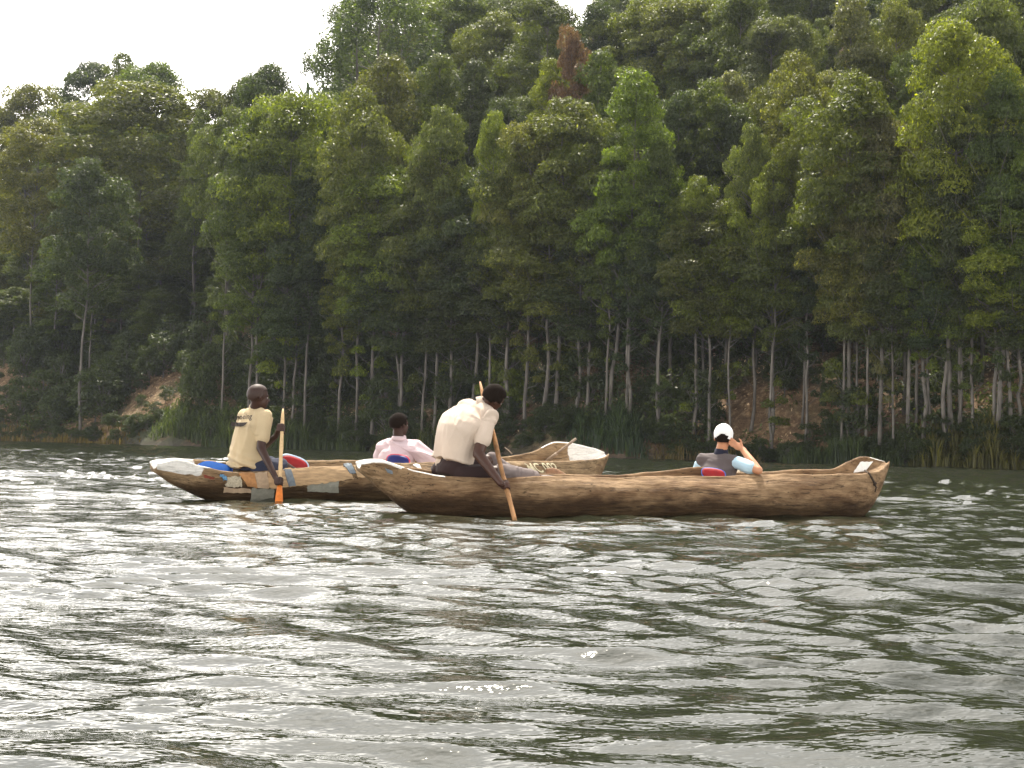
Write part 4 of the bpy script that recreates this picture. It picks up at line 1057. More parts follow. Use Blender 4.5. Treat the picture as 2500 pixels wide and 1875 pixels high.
def eyes(c, up, f, sd, parent, s=1.0):
    M_ = bpy.data.materials.get('eye') or plain('eye', (0.5, 0.48, 0.45), 0.2, 5, 0.05, 0)
    for q_ in (-1, 1):
        link('eye', npmesh('eye', *ellipsoid(Vector(c) + f * 0.073 * s + sd * q_ * 0.030 * s - up * 0.002 * s, sd * 0.013 * s, f * 0.011 * s, up * 0.008 * s, 10, 8)), M_, parent, world=True)
def hair_cap(c, up, f, sd, parent, mat, s=1.0, thick=1.045):
    """close-cropped hair: a shell over the skull, open at face and neck"""
    c0 = Vector(c) + up * 0.022 * s - f * 0.010 * s; V, Fc = ellipsoid(c0, sd * 0.077 * thick * s, f * 0.097 * thick * s, up * 0.090 * thick * s, 36, 26)
    keep = []
    for g in Fc:
        m_ = sum((V[i] for i in g), Vector()) / 4 - c0
        z = m_.dot(up) / s; y = m_.dot(f) / s
        if z > -0.052 + 0.02 * (1 if y > -0.03 else 0) and (y < 0.030 + max(0, (z - 0.025)) * 1.5) and (z > -0.018 or y < -0.012): keep.append(g)
    used = sorted({i for g in keep for i in g}); mp_ = {o: i for i, o in enumerate(used)}
    me = npmesh('hair', [V[i] for i in used], [tuple(mp_[i] for i in g) for g in keep])
    o = link('hair', me, mat, parent, world=True); md = o.modifiers.new('thick', 'SOLIDIFY'); md.thickness = 0.008; md.offset = -1
    for v in me.vertices: v.co += v.normal * 0.0 + Vector((noise.noise(v.co * 90), noise.noise(v.co * 90 + Vector((9, 0, 0))), noise.noise(v.co * 90 + Vector((0, 9, 0))))) * 0.0015
    return o

def skin_mat(name, c, rough=0.45):
    q = Mt(name); n = q.noise(9, 4, 0.6); n2 = q.noise(120, 3, 0.6)
    q.base(q.ramp(n, [(0.3, [x * 0.82 for x in c]), (0.7, [min(1, x * 1.15) for x in c])])); q.p.inputs['Roughness'].default_value = rough
    q.p.inputs['Subsurface Weight'].default_value = 0.06; q.p.inputs['Subsurface Radius'].default_value = (0.02, 0.008, 0.004); q.p.inputs['Specular IOR Level'].default_value = 0.35; q.bump(n2, 0.25, 0.002); return q.m
SKD = skin_mat('dark_skin', (0.060, 0.026, 0.017), 0.5); SKD2 = skin_mat('dark_skin_deep', (0.042, 0.019, 0.014), 0.5); SKL = skin_mat('tanned_skin', (0.52, 0.25, 0.14))
HAIR = plain('short_black_hair', (0.014, 0.010, 0.008), 1.0, 160, 0.6, 1.0, 0.004, spec=0.1)
HAIR2 = plain('shaved_hair', (0.040, 0.022, 0.017), 0.55, 160, 0.4, 0.6, 0.002)
def fabric(name, c, var=0.06):
    q = Mt(name); n = q.noise(4, 4, 0.6); n2 = q.noise(400, 2, 0.5); q.base(q.ramp(n, [(0.3, [x * (1 - var) for x in c]), (0.7, [min(1, x * (1 + var)) for x in c])]))
    q.p.inputs['Roughness'].default_value = 0.9; q.p.inputs['Specular IOR Level'].default_value = 0.2; q.p.inputs['Sheen Weight'].default_value = 0.05; q.bump(n2, 0.3, 0.001); return q.m

def torso_rings(hipc, neck, wv_, dv_, widths, depths, bulge=0.0, extra=0.0, curve=None):
    """rings from hips to shoulders; wv_ = unit width axis, dv_ = unit towards the chest; curve = forward bow of the spine"""
    hipc, neck = Vector(hipc), Vector(neck); R_ = []; n = len(widths)
    for i in range(n):
        t = i / (n - 1); c = hipc.lerp(neck, t) - Vector(dv_) * (bulge * math.sin(math.pi * t))
        w0 = Vector(wv_[0]).lerp(Vector(wv_[1]), t).normalized() if isinstance(wv_, tuple) else Vector(wv_)
        R_.append((c, w0 * (widths[i] + extra), Vector(dv_) * (depths[i] + extra)))
    return R_

def shaft(pts_, rads, sides=10): return tube(pts_, rads, sides)
def paddle(name, top, bottom, blade_len, mats, label, rs=0.019, blade_w=0.075, flat=None, extend=0.35):
    """one piece of wood: pointed or round top, shaft, leaf blade running below the water; blade is its own part"""
    top, bottom = Vector(top), Vector(bottom); d = (bottom - top).normalized(); end = bottom + d * extend
    root = root_at(name, top); tag(root, label, 'paddle'); L_ = (end - top).length; bl = L_ - (blade_len + extend)
    n_ = Vector(flat) if flat else Vector((0, 1, 0)); n_ = (n_ - d * n_.dot(d)).normalized(); w_ = d.cross(n_)
    k = 14; pts_ = [top + d * (bl + 0.05) * i / k + n_ * 0.006 * math.sin(i * 0.9) for i in range(k + 1)]
    link('shaft', npmesh('shaft', *shaft(pts_, [rs * 0.35, rs * 0.8] + [rs * (1 + 0.08 * math.sin(i * 1.7)) for i in range(k - 1)])), mats[0], root, world=True)
    V = []; Fc = []; m_ = 14
    for i in range(m_ + 1):
        t = i / m_; hw = rs * 1.1 + (blade_w - rs) * math.sin(math.pi * min(1, t * 0.75 + 0.02)) ** 0.8; th = rs * (1 - t) + 0.006
        if t > 0.93: hw *= 0.75
        c = top + d * (bl + (L_ - bl) * t)
        for a in range(10):
            an = 2 * math.pi * a / 10; V.append(c + w_ * hw * math.cos(an) + n_ * th * math.sin(an))
    for i in range(m_):
        for a in range(10): Fc.append((i * 10 + a, i * 10 + (a + 1) % 10, (i + 1) * 10 + (a + 1) % 10, (i + 1) * 10 + a))
    Fc.append(tuple(range(10))[::-1]); Fc.append(tuple(range(m_ * 10, m_ * 10 + 10)))
    link('blade', npmesh('blade', V, Fc), mats[1], root, world=True)
    return root
# ================================================================== people
PSKIN = 0.0065
# ---- beige-shirted paddler in the stern of the near canoe
def person_beige():
    Yc = 12.08
    r = root_at('person', P(1100, 1170, Yc)); tag(r, 'person in a beige polo shirt bending over the side of the near canoe to paddle', 'person')
    hipL, hipR = P(1078, 1150, 12.22), P(1130, 1158, 11.98)
    shL, shR = P(1136, 996, 12.22), P(1194, 1020, 11.98)
    neck = P(1172, 990, 12.12); hipc = (hipL + hipR) / 2; shc = (shL + shR) / 2
    head = P(1205, 972, 12.10)
    wv0 = (hipL - hipR).normalized(); wv1 = (shL - shR).normalized(); spine = (shc - hipc).normalized()
    chest = wv1.cross(spine); chest = -chest if chest.y < 0 else chest      # away from the camera
    chest.normalize()
    elR, wrR = P(1168, 1108, 11.86), P(1222, 1180, 11.70)
    top, bot = P(1172, 932, 12.42), P(1254, 1262, 11.60)
    def sh_at(py):
        k = (py - 932) / (1262 - 932); return top.lerp(bot, k)
    gripR = sh_at(1192); gripL = sh_at(1015); pd = (bot - top).normalized()
    elL = P(1140, 1085, 12.42); wrL = gripL + Vector((-0.07, 0.03, -0.03))
    face = (P(1240, 1010, 12.25) - head); up = (head - neck) + Vector((-0.02, 0, 0.06))
    hp, up, f, sd = head_parts(head, up, face, neck, 1.0)
    body = hp + [loft(torso_rings(hipc, shc, (wv0, wv1), chest, [.155, .15, .15, .16, .17, .165, .13], [.11, .10, .10, .115, .12, .10, .06], 0.03))]
    body += [capsule(shL, shR, .06, .06), capsule(neck, shc, .055, .07)]
    body += limb([shR, elR, wrR], [.060, .050, .031]) + limb([shL, elL, wrL], [.055, .042, .027])
    body += hand_grip(wrR, gripR, pd, Vector((-0.4, -0.9, 0.1)), 0.019, 1.05, -1) + hand_grip(wrL, gripL, pd, Vector((-1, 0.2, 0)), 0.019, 1.0, -1)
    # legs: thighs run forward along the canoe, far knee raised
    kneeR, ankR = P(1228, 1152, 12.05), P(1312, 1166, 12.32); kneeL, ankL = P(1203, 1122, 12.50), P(1268, 1172, 12.62)
    body += limb([hipR, kneeR, ankR], [.075, .055, .04]) + limb([hipL, kneeL, ankL], [.075, .055, .04])
    body += [ellipsoid(ankR + Vector((0.08, 0.02, -0.01)), (0.11, 0.03, 0), (0, 0.04, 0), (0, 0, 0.035)), ellipsoid(ankL + Vector((0.08, 0.02, -0.01)), (0.11, 0.03, 0), (0, 0.04, 0), (0, 0, 0.035))]
    fused('body', body, SKD, r, PSKIN)
    eyes(head, up, f, sd, r); hair_cap(head, up, f, sd, r, HAIR, 1.0, 1.09)
    SH = fabric('beige_pique', (0.55, 0.455, 0.375))
    # shirt: torso, yoke, sleeves, flapping hem
    hem = P(1108, 1128, 12.08)
    dn = -(shc - hem).normalized()
    sp = [loft(torso_rings(hem + wv0 * .035, shc + spine * 0.03 + wv1 * .035, (wv0, wv1), chest, [.222, .214, .206, .210, .222, .234, .220, .13], [.150, .145, .145, .155, .165, .160, .125, .07], 0.055), 26)]
    sp += [capsule(shL, shc + spine * .02, .075, .08), capsule(shR, shc + spine * .02, .078, .08), capsule(shc + spine * 0.02, neck + (head - neck) * 0.10, .085, .066)]
    slR = shR.lerp(elR, 0.62); slL = shL.lerp(elL, 0.6)
    sp += [capsule(shR + (shR - slR) * 0.05, slR, .074, .068), capsule(shL, slL, .072, .066)]
    sp.append(capsule(shL, hem + wv0 * 0.12, .085, .09)); fa = folds(spine + wv1 * 0.35, 0.020, 6.0, 2.0); fb = folds((slR - shR), 0.008, 11, 5.0)
    def wr(c):
        k = min(1, max(0, ((c - shR).dot((slR - shR).normalized()) + 0.02) / 0.1)) * (1 if (c - shR).length < 0.3 else 0)
        # pull lines converge on the right armpit
        ap = shR + (slR - shR) * 0.25; q_ = c - ap; an = math.atan2(q_.dot(spine), q_.dot(wv1)); fall = math.exp(-(q_.length / 0.26) ** 2)
        return fa(c) * (1 - 0.6 * k) + fb(c) * k + 0.014 * math.sin(an * 8) * fall * (1 - k)
    so_ = fused('shirt', sp, SH, r, 0.0065, 4, wr)
    # collar
    cc = neck.lerp(head, 0.16); cu_ = (head - neck).normalized(); f2 = (f - cu_ * f.dot(cu_)).normalized(); s2 = cu_.cross(f2)
    V = []; Fc = []; n = 24
    for j, (rad, h) in enumerate(((0.068, 0.030), (0.082, -0.018), (0.076, -0.018), (0.062, 0.028))):
        for i in range(n): an = math.radians(25) + math.radians(310) * i / (n - 1); V.append(cc + (f2 * math.cos(an) + s2 * math.sin(an)) * rad + cu_ * h)
    for j in range(4):
        for i in range(n - 1): a = j * n + i; b = ((j + 1) % 4) * n + i; Fc.append((a, a + 1, b + 1, b))
    link('collar', npmesh('collar', V, Fc), SH, r, world=True)
    # dark shorts over the hips and first thigh; grey trouser leg ahead
    SHO = fabric('dark_brown_shorts', (0.030, 0.018, 0.018)); GR = fabric('grey_trousers', (0.17, 0.14, 0.135))
    fused('shorts', [loft(torso_rings(hipc - Vector((0, 0, 0.035)), hipc + spine * 0.10, (wv0, wv0), chest, [.16, .18, .172], [.125, .14, .125])), capsule(hipR, hipR.lerp(kneeR, .62), .095, .078), capsule(hipL, hipL.lerp(kneeL, .7), .095, .078)], SHO, r, 0.009, 4, folds((1, 0.3, 0), 0.008, 9, 1))
    fused('trouser_leg', [capsule(kneeR - Vector((0.02, 0, 0)), kneeR.lerp(ankR, .86), .073, .064), capsule(kneeL - Vector((0.0, 0, 0.0)), kneeL.lerp(ankL, .8), .070, .055)], GR, r, 0.008, 3, folds((0, 1, 0.6), 0.008, 12, 4))
    # the paddle he holds
    W1 = plain('paddle_wood_tan', (0.34, 0.18, 0.08), 0.65, 22, 0.5, 0.5, 0.004, stretch=(1, 1, 0.3)); W2 = plain('paddle_wood_wet', (0.36, 0.15, 0.06), 0.35, 30, 0.4, 0.4, 0.004)
    paddle('paddle', top, bot, -0.06, (W1, W2), 'tan wooden paddle held by the beige-shirted paddler, dipping beside the near canoe', 0.0205, 0.075, (-0.5, 1, 0), 0.45)
person_beige()

# ---- yellow-shirted paddler in the stern of the far canoe
def person_yellow():
    r = root_at('person', P(600, 1150, 14.15)); tag(r, 'person in a yellow T-shirt sitting upright and paddling the far canoe', 'person')
    hipL, hipR = P(578, 1140, 14.30), P(634, 1142, 14.02); hipc = (hipL + hipR) / 2
    shL, shR = P(597, 1018, 14.24), P(648, 1016, 14.00); shc = (shL + shR) / 2 ; neck = P(624, 998, 14.14)
    head = P(631, 969, 14.10)
    wv0, wv1 = (hipL - hipR).normalized(), (shL - shR).normalized(); spine = (shc - hipc).normalized(); chest = wv1.cross(spine); chest = -chest if chest.y < 0 else chest; chest.normalize()
    elR, wrR = P(637, 1094, 13.90), P(673, 1166, 13.74)
    top, bot = P(691, 998, 13.98), P(681, 1226, 13.66); pd = (bot - top).normalized()
    gripR = top.lerp(bot, (1178 - 998) / 228); gripL = top.lerp(bot, (1046 - 998) / 228)
    elL, wrL = P(640, 1094, 14.32), P(674, 1064, 14.06)
    face = Vector((0.86, 0.50, -0.06)); up = Vector((0.08, 0, 1))
    hp, up, f, sd = head_parts(head, up, face, neck, 1.06)
    body = hp + [loft(torso_rings(hipc, shc, (wv0, wv1), chest, [.15, .145, .145, .155, .165, .165, .13], [.11, .10, .10, .11, .11, .095, .06], 0.02))]
    body += [capsule(shL, shR, .056, .056), capsule(neck, shc, .055, .07)]
    body += limb([shR, elR, wrR], [.058, .046, .028]) + limb([shL, elL, wrL], [.055, .042, .027])
    body += hand_grip(wrR, gripR, pd, Vector((-0.5, -0.85, 0)), 0.018, 1.1, -1) + hand_grip(wrL, gripL, pd, Vector((-0.8, 0.3, 0)), 0.018, 1.1, 1)
    kneeR, ankR = P(690, 1136, 14.35), P(740, 1165, 14.6); kneeL, ankL = P(668, 1130, 14.70), P(730, 1160, 14.9)
    body += limb([hipR, kneeR, ankR], [.075, .055, .04]) + limb([hipL, kneeL, ankL], [.075, .055, .04])
    fused('body', body, SKD2, r, PSKIN); eyes(head, up, f, sd, r, 1.06); hair_cap(head, up, f, sd, r, HAIR2, 1.06, 1.03)
    SH = fabric('yellow_cotton', (0.49, 0.39, 0.245)); hem = P(600, 1137, 14.14)
    sp = [loft(torso_rings(hem - Vector((0, 0, .02)), shc + spine * 0.03, (wv0, wv1), chest, [.228, .222, .200, .198, .205, .212, .208, .14], [.165, .16, .145, .140, .138, .130, .105, .07], 0.02), 26),
          capsule(shL, shc + spine * .02, .072, .075), capsule(shR, shc + spine * .02, .074, .075), capsule(shc + spine * 0.02, neck + (head - neck) * 0.05, .085, .068)]
    slR = shR.lerp(elR, 0.66); slL = shL.lerp(elL, 0.6); sp += [capsule(shR, slR, .076, .074), capsule(shL, slL, .072, .068)]
    sp.append(capsule(shL, hem + wv0 * 0.13, .085, .095)); fa = folds(spine + wv1 * 0.2, 0.014, 6.0, 7.0); fb = folds((slR - shR), 0.007, 11, 5.0)
    def wr(c):
        k = 1 if (c - shR.lerp(slR, .5)).length < 0.13 else 0
        low = math.exp(-((c - hem).dot(spine) / 0.10) ** 2)
        return fa(c) * (1 - k) + fb(c) * k + low * 0.014 * math.sin((c.z * 1.0 + 0.35 * c.x) * 75)
    so_ = fused('shirt', sp, SH, r, 0.0065, 4, wr)
    SHO = fabric('dark_blue_shorts', (0.03, 0.035, 0.06))
    fused('shorts', [loft(torso_rings(hipc - Vector((0, 0, 0.03)), hipc + spine * 0.08, (wv0, wv0), chest, [.16, .17, .16], [.12, .13, .12])), capsule(hipR, hipR.lerp(kneeR, .9), .09, .08), capsule(hipL, hipL.lerp(kneeL, .9), .09, .08)], SHO, r, 0.009, 4, folds((1, 0.3, 0), 0.006, 9, 1))
    # print on the back: the word and a canoe with a paddler
    bv = BVHTree.FromPolygons([v.co.copy() for v in so_.data.vertices], [tuple(p_.vertices) for p_ in so_.data.polygons])
    INK = plain('dark_print', (0.055, 0.045, 0.04), 0.85, 90, 0.3, 0.1)
    lettering(bv, 'Canoeing', [(562, 1012), (617, 1009), (614, 1027), (562, 1030)], INK, r, 'lettering', 0.003, font=0.006)
    def decal(poly):
        """fan-filled outline laid on the cloth"""
        P2 = [np.array(p_, float) for p_ in poly]; bmx = bmesh.new(); vs = [bmx.verts.new((p_[0], -p_[1], 0)) for p_ in P2]; bmx.faces.new(vs)
        bmesh.ops.triangulate(bmx, faces=bmx.faces[:]); bmesh.ops.subdivide_edges(bmx, edges=bmx.edges[:], cuts=3, use_grid_fill=True); bmesh.ops.triangulate(bmx, faces=bmx.faces[:])
        for v in bmx.verts:
            d = ray(v.co.x, -v.co.y); h, nn, _, _ = bv.ray_cast(CAMP, d)
            if h is None: h = CAMP + d * 14; nn = -d
            if nn.dot(d) > 0: nn = -nn
            v.co = h + nn * 0.003
        m2 = bpy.data.meshes.new('print'); bmx.to_mesh(m2); bmx.free(); return link('print', m2, INK, r, world=True)
    decal([(566, 1032), (575, 1031), (590, 1032), (605, 1031), (601, 1036), (596, 1040), (588, 1042), (575, 1041), (566, 1041), (565, 1037)])
    decal([(565, 1031), (567, 1029), (570, 1030), (570, 1038), (567, 1041), (564, 1038)])
    decal([(568, 1043), (571, 1042), (573, 1045), (570, 1048), (567, 1046)])
    W1 = plain('pale_paddle_wood', (0.62, 0.44, 0.24), 0.55, 30, 0.15, 0.3, 0.003); W2 = plain('orange_paddle_blade', (0.75, 0.22, 0.04), 0.3, 30, 0.2, 0.2)
    paddle('paddle', top, bot, 0.17, (W1, W2), 'pale wooden paddle with orange blade held by the yellow-shirted paddler', 0.019, 0.045, (-0.2, 1, 0), 0.42)
person_yellow()

# ---- pink-shirted passenger
def person_pink():
    r = root_at('person', P(985, 1160, 15.5)); tag(r, 'person in a pale pink shirt sitting low in the far canoe, seen from behind', 'person')
    shL, shR = P(933, 1092, 15.62), P(1014, 1094, 15.38); shc = (shL + shR) / 2; neck = P(973, 1072, 15.5); head = P(975, 1037, 15.48)
    hipc = shc + Vector((-0.02, 0.0, -0.47)); wv1 = (shL - shR).normalized(); chest = Vector((0.2, 1, 0)).normalized(); chest = (chest - wv1 * chest.dot(wv1)).normalized(); spine = Vector((0, 0, 1))
    up = Vector((0.02, 0, 1)); face = Vector((0.72, 0.70, 0.0)); hp, up, f, sd = head_parts(head, up, face, neck, 1.08)
    elR, wrR = P(1052, 1126, 15.35), P(1050, 1160, 15.6); elL, wrL = P(925, 1150, 15.75), P(960, 1165, 15.95)
    body = hp + [loft(torso_rings(hipc, shc, wv1, chest, [.15, .145, .15, .16, .17, .165, .13], [.11, .10, .10, .11, .115, .10, .06], 0.02)), capsule(shL, shR, .058, .058), capsule(neck, shc, .055, .075)]
    body += limb([shR, elR, wrR], [.058, .045, .028]) + limb([shL, elL, wrL], [.055, .044, .028]) + hand_open(wrR, (0.1, 1, -0.2), (0, 0, -1)) + hand_open(wrL, (0.6, 0.8, -0.1), (0, 0, -1))
    hipR_, hipL_ = hipc - wv1 * 0.09, hipc + wv1 * 0.09; fw = Vector((0.62, 0.78, 0)).normalized()
    kR, kL = hipR_ + fw * 0.42 + Vector((0, 0, .12)), hipL_ + fw * 0.42 + Vector((0, 0, .12)); aR, aL = kR + fw * 0.36 + Vector((0, 0, -.22)), kL + fw * 0.36 + Vector((0, 0, -.22))
    body += limb([hipR_, kR, aR], [.075, .055, .04]) + limb([hipL_, kL, aL], [.075, .055, .04])
    fused('body', body, SKD2, r, PSKIN); eyes(head, up, f, sd, r, 1.08); hair_cap(head, up, f, sd, r, HAIR, 1.08, 1.06)
    SH = fabric('pale_pink_cotton', (0.62, 0.49, 0.515)); sp = [loft(torso_rings(hipc + Vector((0, 0, .02)), shc + spine * .03, wv1, chest, [.20, .205, .205, .205, .21, .20, .13], [.15, .15, .15, .145, .14, .12, .08], 0.02), 26)]
    slR = shR.lerp(elR, .85); slL = shL.lerp(elL, .7); sp += [capsule(shR, slR, .080, .100), capsule(shL, slL, .072, .070), capsule(shc, neck, .09, .075), capsule(shL, shc + spine * .02, .079, .085), capsule(shR, shc + spine * .02, .082, .085)]
    fa = folds(wv1 * 1.0 + Vector((0, 0, 0.55)), 0.024, 5.5, 12.0)
    fused('shirt', sp, SH, r, 0.0065, 4, fa)
    V = []; Fc = []; n = 24; cc = neck + Vector((0, 0, 0.012))
    for j, (rad, h) in enumerate(((0.072, 0.020), (0.088, -0.030), (0.080, -0.030), (0.066, 0.018))):
        for i in range(n): an = math.radians(25) + math.radians(310) * i / (n - 1); V.append(cc + (f * math.cos(an) + sd * math.sin(an)) * rad + Vector((0, 0, h)))
    for j in range(4):
        for i in range(n - 1): a = j * n + i; b = ((j + 1) % 4) * n + i; Fc.append((a, a + 1, b + 1, b))
    link('collar', npmesh('collar', V, Fc), SH, r, world=True)
    fused('trousers', [capsule(hipR_, kR, .09, .07), capsule(kR, aR.lerp(kR, .2), .07, .05), capsule(hipL_, kL, .09, .07), capsule(kL, aL.lerp(kL, .2), .07, .05), ellipsoid(hipc, wv1 * .17, chest * .13, (0, 0, .1))], fabric('dark_trousers', (0.05, 0.05, 0.06)), r, 0.009, 3)
person_pink()

# ---- white-capped passenger in the near canoe
def person_cap():
    r = root_at('person', P(1760, 1180, 13.4)); tag(r, 'person in a white cap and grey vest leaning an elbow on the near canoe rim', 'person')
    shL, shR = P(1718, 1124, 13.52), P(1800, 1128, 13.28); shc = (shL + shR) / 2; neck = P(1761, 1104, 13.42); head = P(1766, 1070, 13.40)
    hipc = shc + Vector((-0.04, 0.02, -0.42)); wv1 = (shL - shR).normalized(); chest = Vector((0.15, 1, 0.1)); chest = (chest - wv1 * chest.dot(wv1)).normalized(); spine = (shc - hipc).normalized()
    up = Vector((0.03, -0.05, 1)); face = Vector((0.22, 0.97, 0.02)); hp, up, f, sd = head_parts(head, up, face, neck, 0.98)
    elR, wrR = P(1851, 1148, 13.12), P(1812, 1096, 13.34); elL, wrL = P(1690, 1178, 13.62), P(1730, 1185, 13.8)
    body = hp + [loft(torso_rings(hipc, shc, wv1, chest, [.14, .135, .14, .15, .155, .155, .12], [.10, .095, .095, .105, .11, .095, .06], 0.01)), capsule(shL, shR, .052, .052), capsule(neck, shc, .052, .07)]
    body += limb([shR, elR], [.052, .043]) + limb([elR, elR.lerp(wrR, .35), wrR], [.040, .040, .027]) + limb([shL, elL, wrL], [.052, .042, .027])
    body += hand_open(wrR, (-0.75, 0.25, 0.45), (-0.3, -0.4, 0.2), 1.0, 0.55) + hand_open(wrL, (0.6, 0.8, 0), (0, 0, -1))
    hipR_, hipL_ = hipc - wv1 * .09, hipc + wv1 * .09; kR = P(1795, 1128, 13.85); kL = P(1760, 1150, 13.98); aR = P(1850, 1190, 14.1); aL = P(1850, 1190, 14.25)
    body += limb([hipR_, kR, aR], [.072, .052, .04]) + limb([hipL_, kL, aL], [.072, .052, .04])
    fused('body', body, SKL, r, PSKIN); eyes(head, up, f, sd, r, .98); hair_cap(head, up, f, sd, r, HAIR, .98, 1.05)
    SH = fabric('light_blue_cotton', (0.42, 0.58, 0.68)); VE = fabric('grey_vest_cloth', (0.105, 0.088, 0.088)); NV = fabric('navy_collar', (0.02, 0.022, 0.04))
    slR = shR.lerp(elR, .66); slL = shL.lerp(elL, .6)
    fused('shirt', [loft(torso_rings(hipc, shc + spine * .02, wv1, chest, [.165, .165, .165, .168, .168, .12], [.125, .125, .125, .125, .11, .07], .01)), capsule(shR, slR, .068, .066), capsule(shL, slL, .066, .066)], SH, r, .0065, 3, folds(slR - shR, .008, 10, 3))
    fused('vest', [loft(torso_rings(hipc, shc + spine * .03, wv1, chest, [.178, .180, .182, .186, .184, .135], [.145, .145, .145, .142, .128, .085], .015), 26), capsule(shL + wv1 * 0.0, shc, .076, .08), capsule(shR + wv1 * .03, shc, .070, .08)], VE, r, .0065, 4, folds(wv1 + spine * .4, .010, 7, 21))
    link('collar', npmesh('collar', *loft([(neck - spine * .05 - f * .02, sd * .085, f * .075), (neck + up * .0, sd * .066, f * .066), (neck + up * .035 - f * .004, sd * .060, f * .062)], 24, 1.0)), NV, r, world=True)
    # cap: crown with an arch cut out at the back, brim forward
    c0 = head + up * 0.024 - f * 0.008; V, Fc = ellipsoid(c0 + up * 0.012, sd * .088, f * .106, up * .102, 48, 34); keep = []
    for g in Fc:
        m_ = sum((V[i] for i in g), Vector()) / 4 - c0; z = m_.dot(up); y = m_.dot(f); x = m_.dot(sd)
        cut = -0.030 if y < 0 else -0.005
        if z < cut: continue
        if y < 0 and (x / 0.046) ** 2 + ((z + 0.030) / 0.052) ** 2 < 1: continue
        keep.append(g)
    used = sorted({i for g in keep for i in g}); mp_ = {o: i for i, o in enumerate(used)}
    WC = fabric('white_cap_cloth', (0.80, 0.80, 0.80), .03)
    me = npmesh('cap', [V[i] for i in used], [tuple(mp_[i] for i in g) for g in keep])
    for v in me.vertices: v.co += (v.co - c0).normalized() * noise.noise(v.co * 30) * 0.004
    o = link('cap', me, WC, r, world=True); md = o.modifiers.new('thick', 'SOLIDIFY'); md.thickness = .004
    V = []; Fc = []; n = 14
    for i in range(n + 1):
        an = math.radians(-62 + 124 * i / n)
        for j in range(5): t = j / 4; V.append(c0 + up * (0.0 - 0.022 * t * t) + (f * math.cos(an) * (0.100 + 0.075 * t * math.cos(an * .8)) + sd * math.sin(an) * (0.086 + 0.0 * t)) * 1.0)
    for i in range(n):
        for j in range(4): a = i * 5 + j; Fc.append((a, a + 1, a + 6, a + 5))
    br = link('brim', npmesh('brim', V, Fc), WC, o); md = br.modifiers.new('thick', 'SOLIDIFY'); md.thickness = .004
    br.matrix_parent_inverse = Matrix.Identity(4)
    TR = fabric('cream_trousers', (0.62, 0.55, 0.42))
    fused('trousers', [capsule(hipR_, kR, .088, .066), capsule(kR, aR, .066, .05), capsule(hipL_, kL, .088, .066), capsule(kL, aL, .066, .05), ellipsoid(hipc, wv1 * .165, chest * .13, (0, 0, .1))], TR, r, .008, 3, folds((1, .5, .2), .005, 9, 2))
person_cap()

# ================================================================== gear in the canoes
def pad(name, c, ax, ay, th, mats, label, cat='cushion', group=None, e=0.7):
    """rounded cushion: face on ax x ay, piping of another colour round the rim"""
    c, ax, ay = Vector(c), Vector(ax), Vector(ay); nz = ax.cross(ay).normalized(); r = root_at(name, c); tag(r, label, cat, group)
    rings = []
    for k in range(9):
        ph = math.pi * k / 8; s_ = math.sin(ph) ** 0.45 if 0 < k < 8 else 0.02
        rings.append((c + nz * th * -math.cos(ph), ax * s_, ay * s_))
    link('cover', npmesh('cover', *loft(rings, 32, e)), mats[0], r, world=True)
    pp = []
    for i in range(33):
        an = 2 * math.pi * i / 32; ca, sa = math.cos(an), math.sin(an); pp.append(c + ax * math.copysign(abs(ca) ** e, ca) * 1.02 + ay * math.copysign(abs(sa) ** e, sa) * 1.02)
    link('piping', npmesh('piping', *tube(pp, [mats[2]] * 33, 8, cap=False)), mats[1], r, world=True)
    return r
RED = plain('red_nylon', (0.28, 0.010, 0.014), 0.6, 12, .2, .4, .01); BLU = plain('blue_nylon', (0.01, 0.06, 0.24), 0.8, 12, .2, .4, .01, spec=0.05); NAVY = plain('navy_nylon', (0.015, 0.02, 0.13), .5, 12, .2, .4, .01)
LB = plain('pale_blue_piping', (0.45, 0.58, 0.75), .5); RP = plain('pink_piping', (0.6, 0.08, 0.12), .5); BLP = plain('blue_piping', (0.06, 0.14, 0.5), .5); DK = plain('dark_trim', (0.03, 0.12, 0.11), .5)
pad('life_jacket', P(718, 1136, 14.65), (0.135, 0.05, -0.045), (0.01, 0.02, 0.085), 0.04, (RED, LB, 0.014), 'red life jacket with pale blue edge in front of the yellow-shirted paddler', 'life jacket')
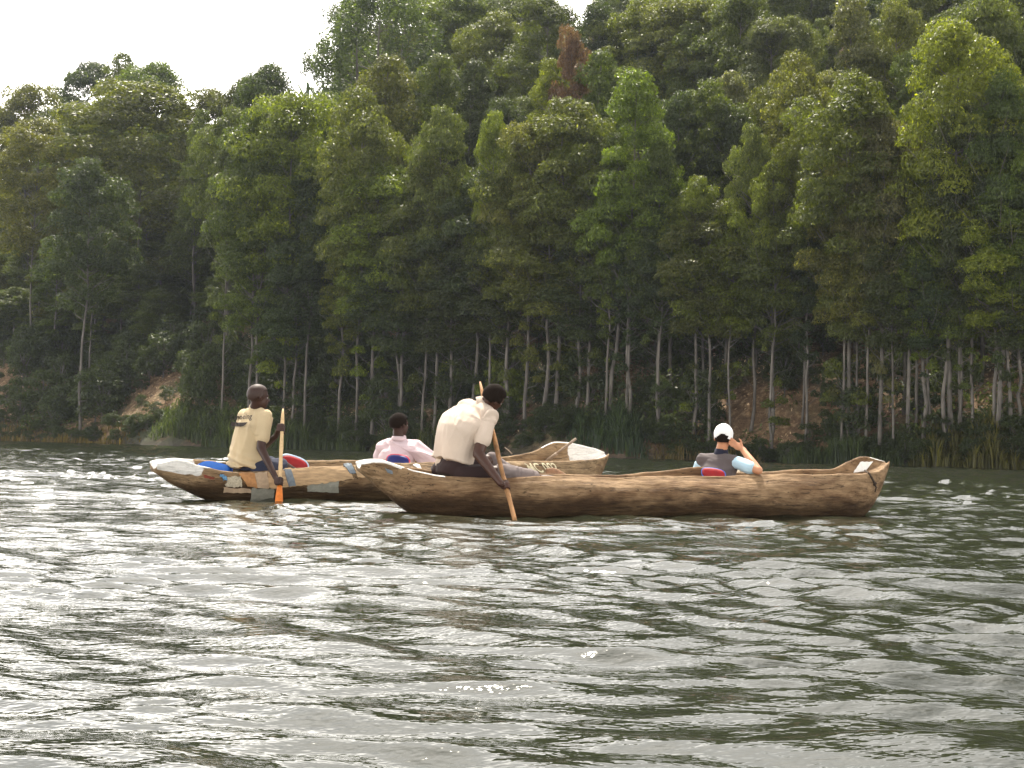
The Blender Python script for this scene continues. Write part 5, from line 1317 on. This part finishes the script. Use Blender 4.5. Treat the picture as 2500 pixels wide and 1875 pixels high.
pad('life_jacket', P(524, 1145, 13.98), (0.155, 0.03, -0.035), (0.02, 0.10, 0.05), 0.036, (BLU, BLP, 0.009), 'glossy blue roll lying behind the yellow-shirted paddler', 'mat')
pad('backrest', P(972, 1128, 15.18), (0.125, -0.03, -0.01), (0, 0.02, 0.075), 0.035, (NAVY, RP, 0.010), 'navy blue backrest with pink edge behind the pink-shirted passenger', 'backrest')
pad('backrest', P(1742, 1157, 13.12), (0.105, -0.03, -0.012), (0, 0.02, 0.050), 0.03, (RED, BLP, 0.006), 'red backrest with blue edge behind the white-capped passenger', 'backrest')

# spare paddle leaning in the far canoe's bow
GW = plain('grey_paddle_wood', (0.30, 0.23, 0.17), .7, 30, .25, .4, .004)
def lone_paddle(name, a, b, rs, label, mat, bl=0.3, bw=0.07, flat=(0, 0, 1)):
    """a = grip end, b = blade end"""
    a, b = Vector(a), Vector(b); d = (b - a).normalized(); r = root_at(name, a); tag(r, label, 'paddle'); L_ = (b - a).length
    link('shaft', npmesh('shaft', *tube([a, a + d * (L_ - bl + .05)], [rs * .9, rs], 10)), mat, r, world=True)
    n_ = Vector(flat); n_ = (n_ - d * n_.dot(d)).normalized(); w_ = d.cross(n_); R_ = []
    for i in range(9): t = i / 8; c = a + d * (L_ - bl + bl * t); R_.append((c, w_ * (rs + (bw - rs) * math.sin(math.pi * min(1, t * .8 + .05))), n_ * (.014 * (1 - t) + .006)))
    link('blade', npmesh('blade', *loft(R_, 12, 1)), mat, r, world=True)
lone_paddle('paddle', P(1406, 1071, 16.55), P(1322, 1136, 16.75), 0.017, 'grey spare paddle leaning against the white bow of the far canoe', GW, 0.25)
lone_paddle('paddle', P(1398, 1166, 13.05), P(1334, 1154, 12.72), 0.016, 'brown wooden paddle blade lying on the rim of the near canoe', plain('brown_blade', (0.22, 0.12, 0.065), .7, 20, .3, .4, .004), 0.30, 0.06, (0.1, -1, 0.25))
# twig standing up behind the far canoe's rim
tg = tube([P(1232, 1092, 16.9), P(1240, 1098, 16.9), P(1250, 1108, 16.85)], [.004, .006, .008], 5)
tag(link('twig', npmesh('twig', *tg), GW), 'thin bent twig sticking up from the far canoe rim', 'twig')
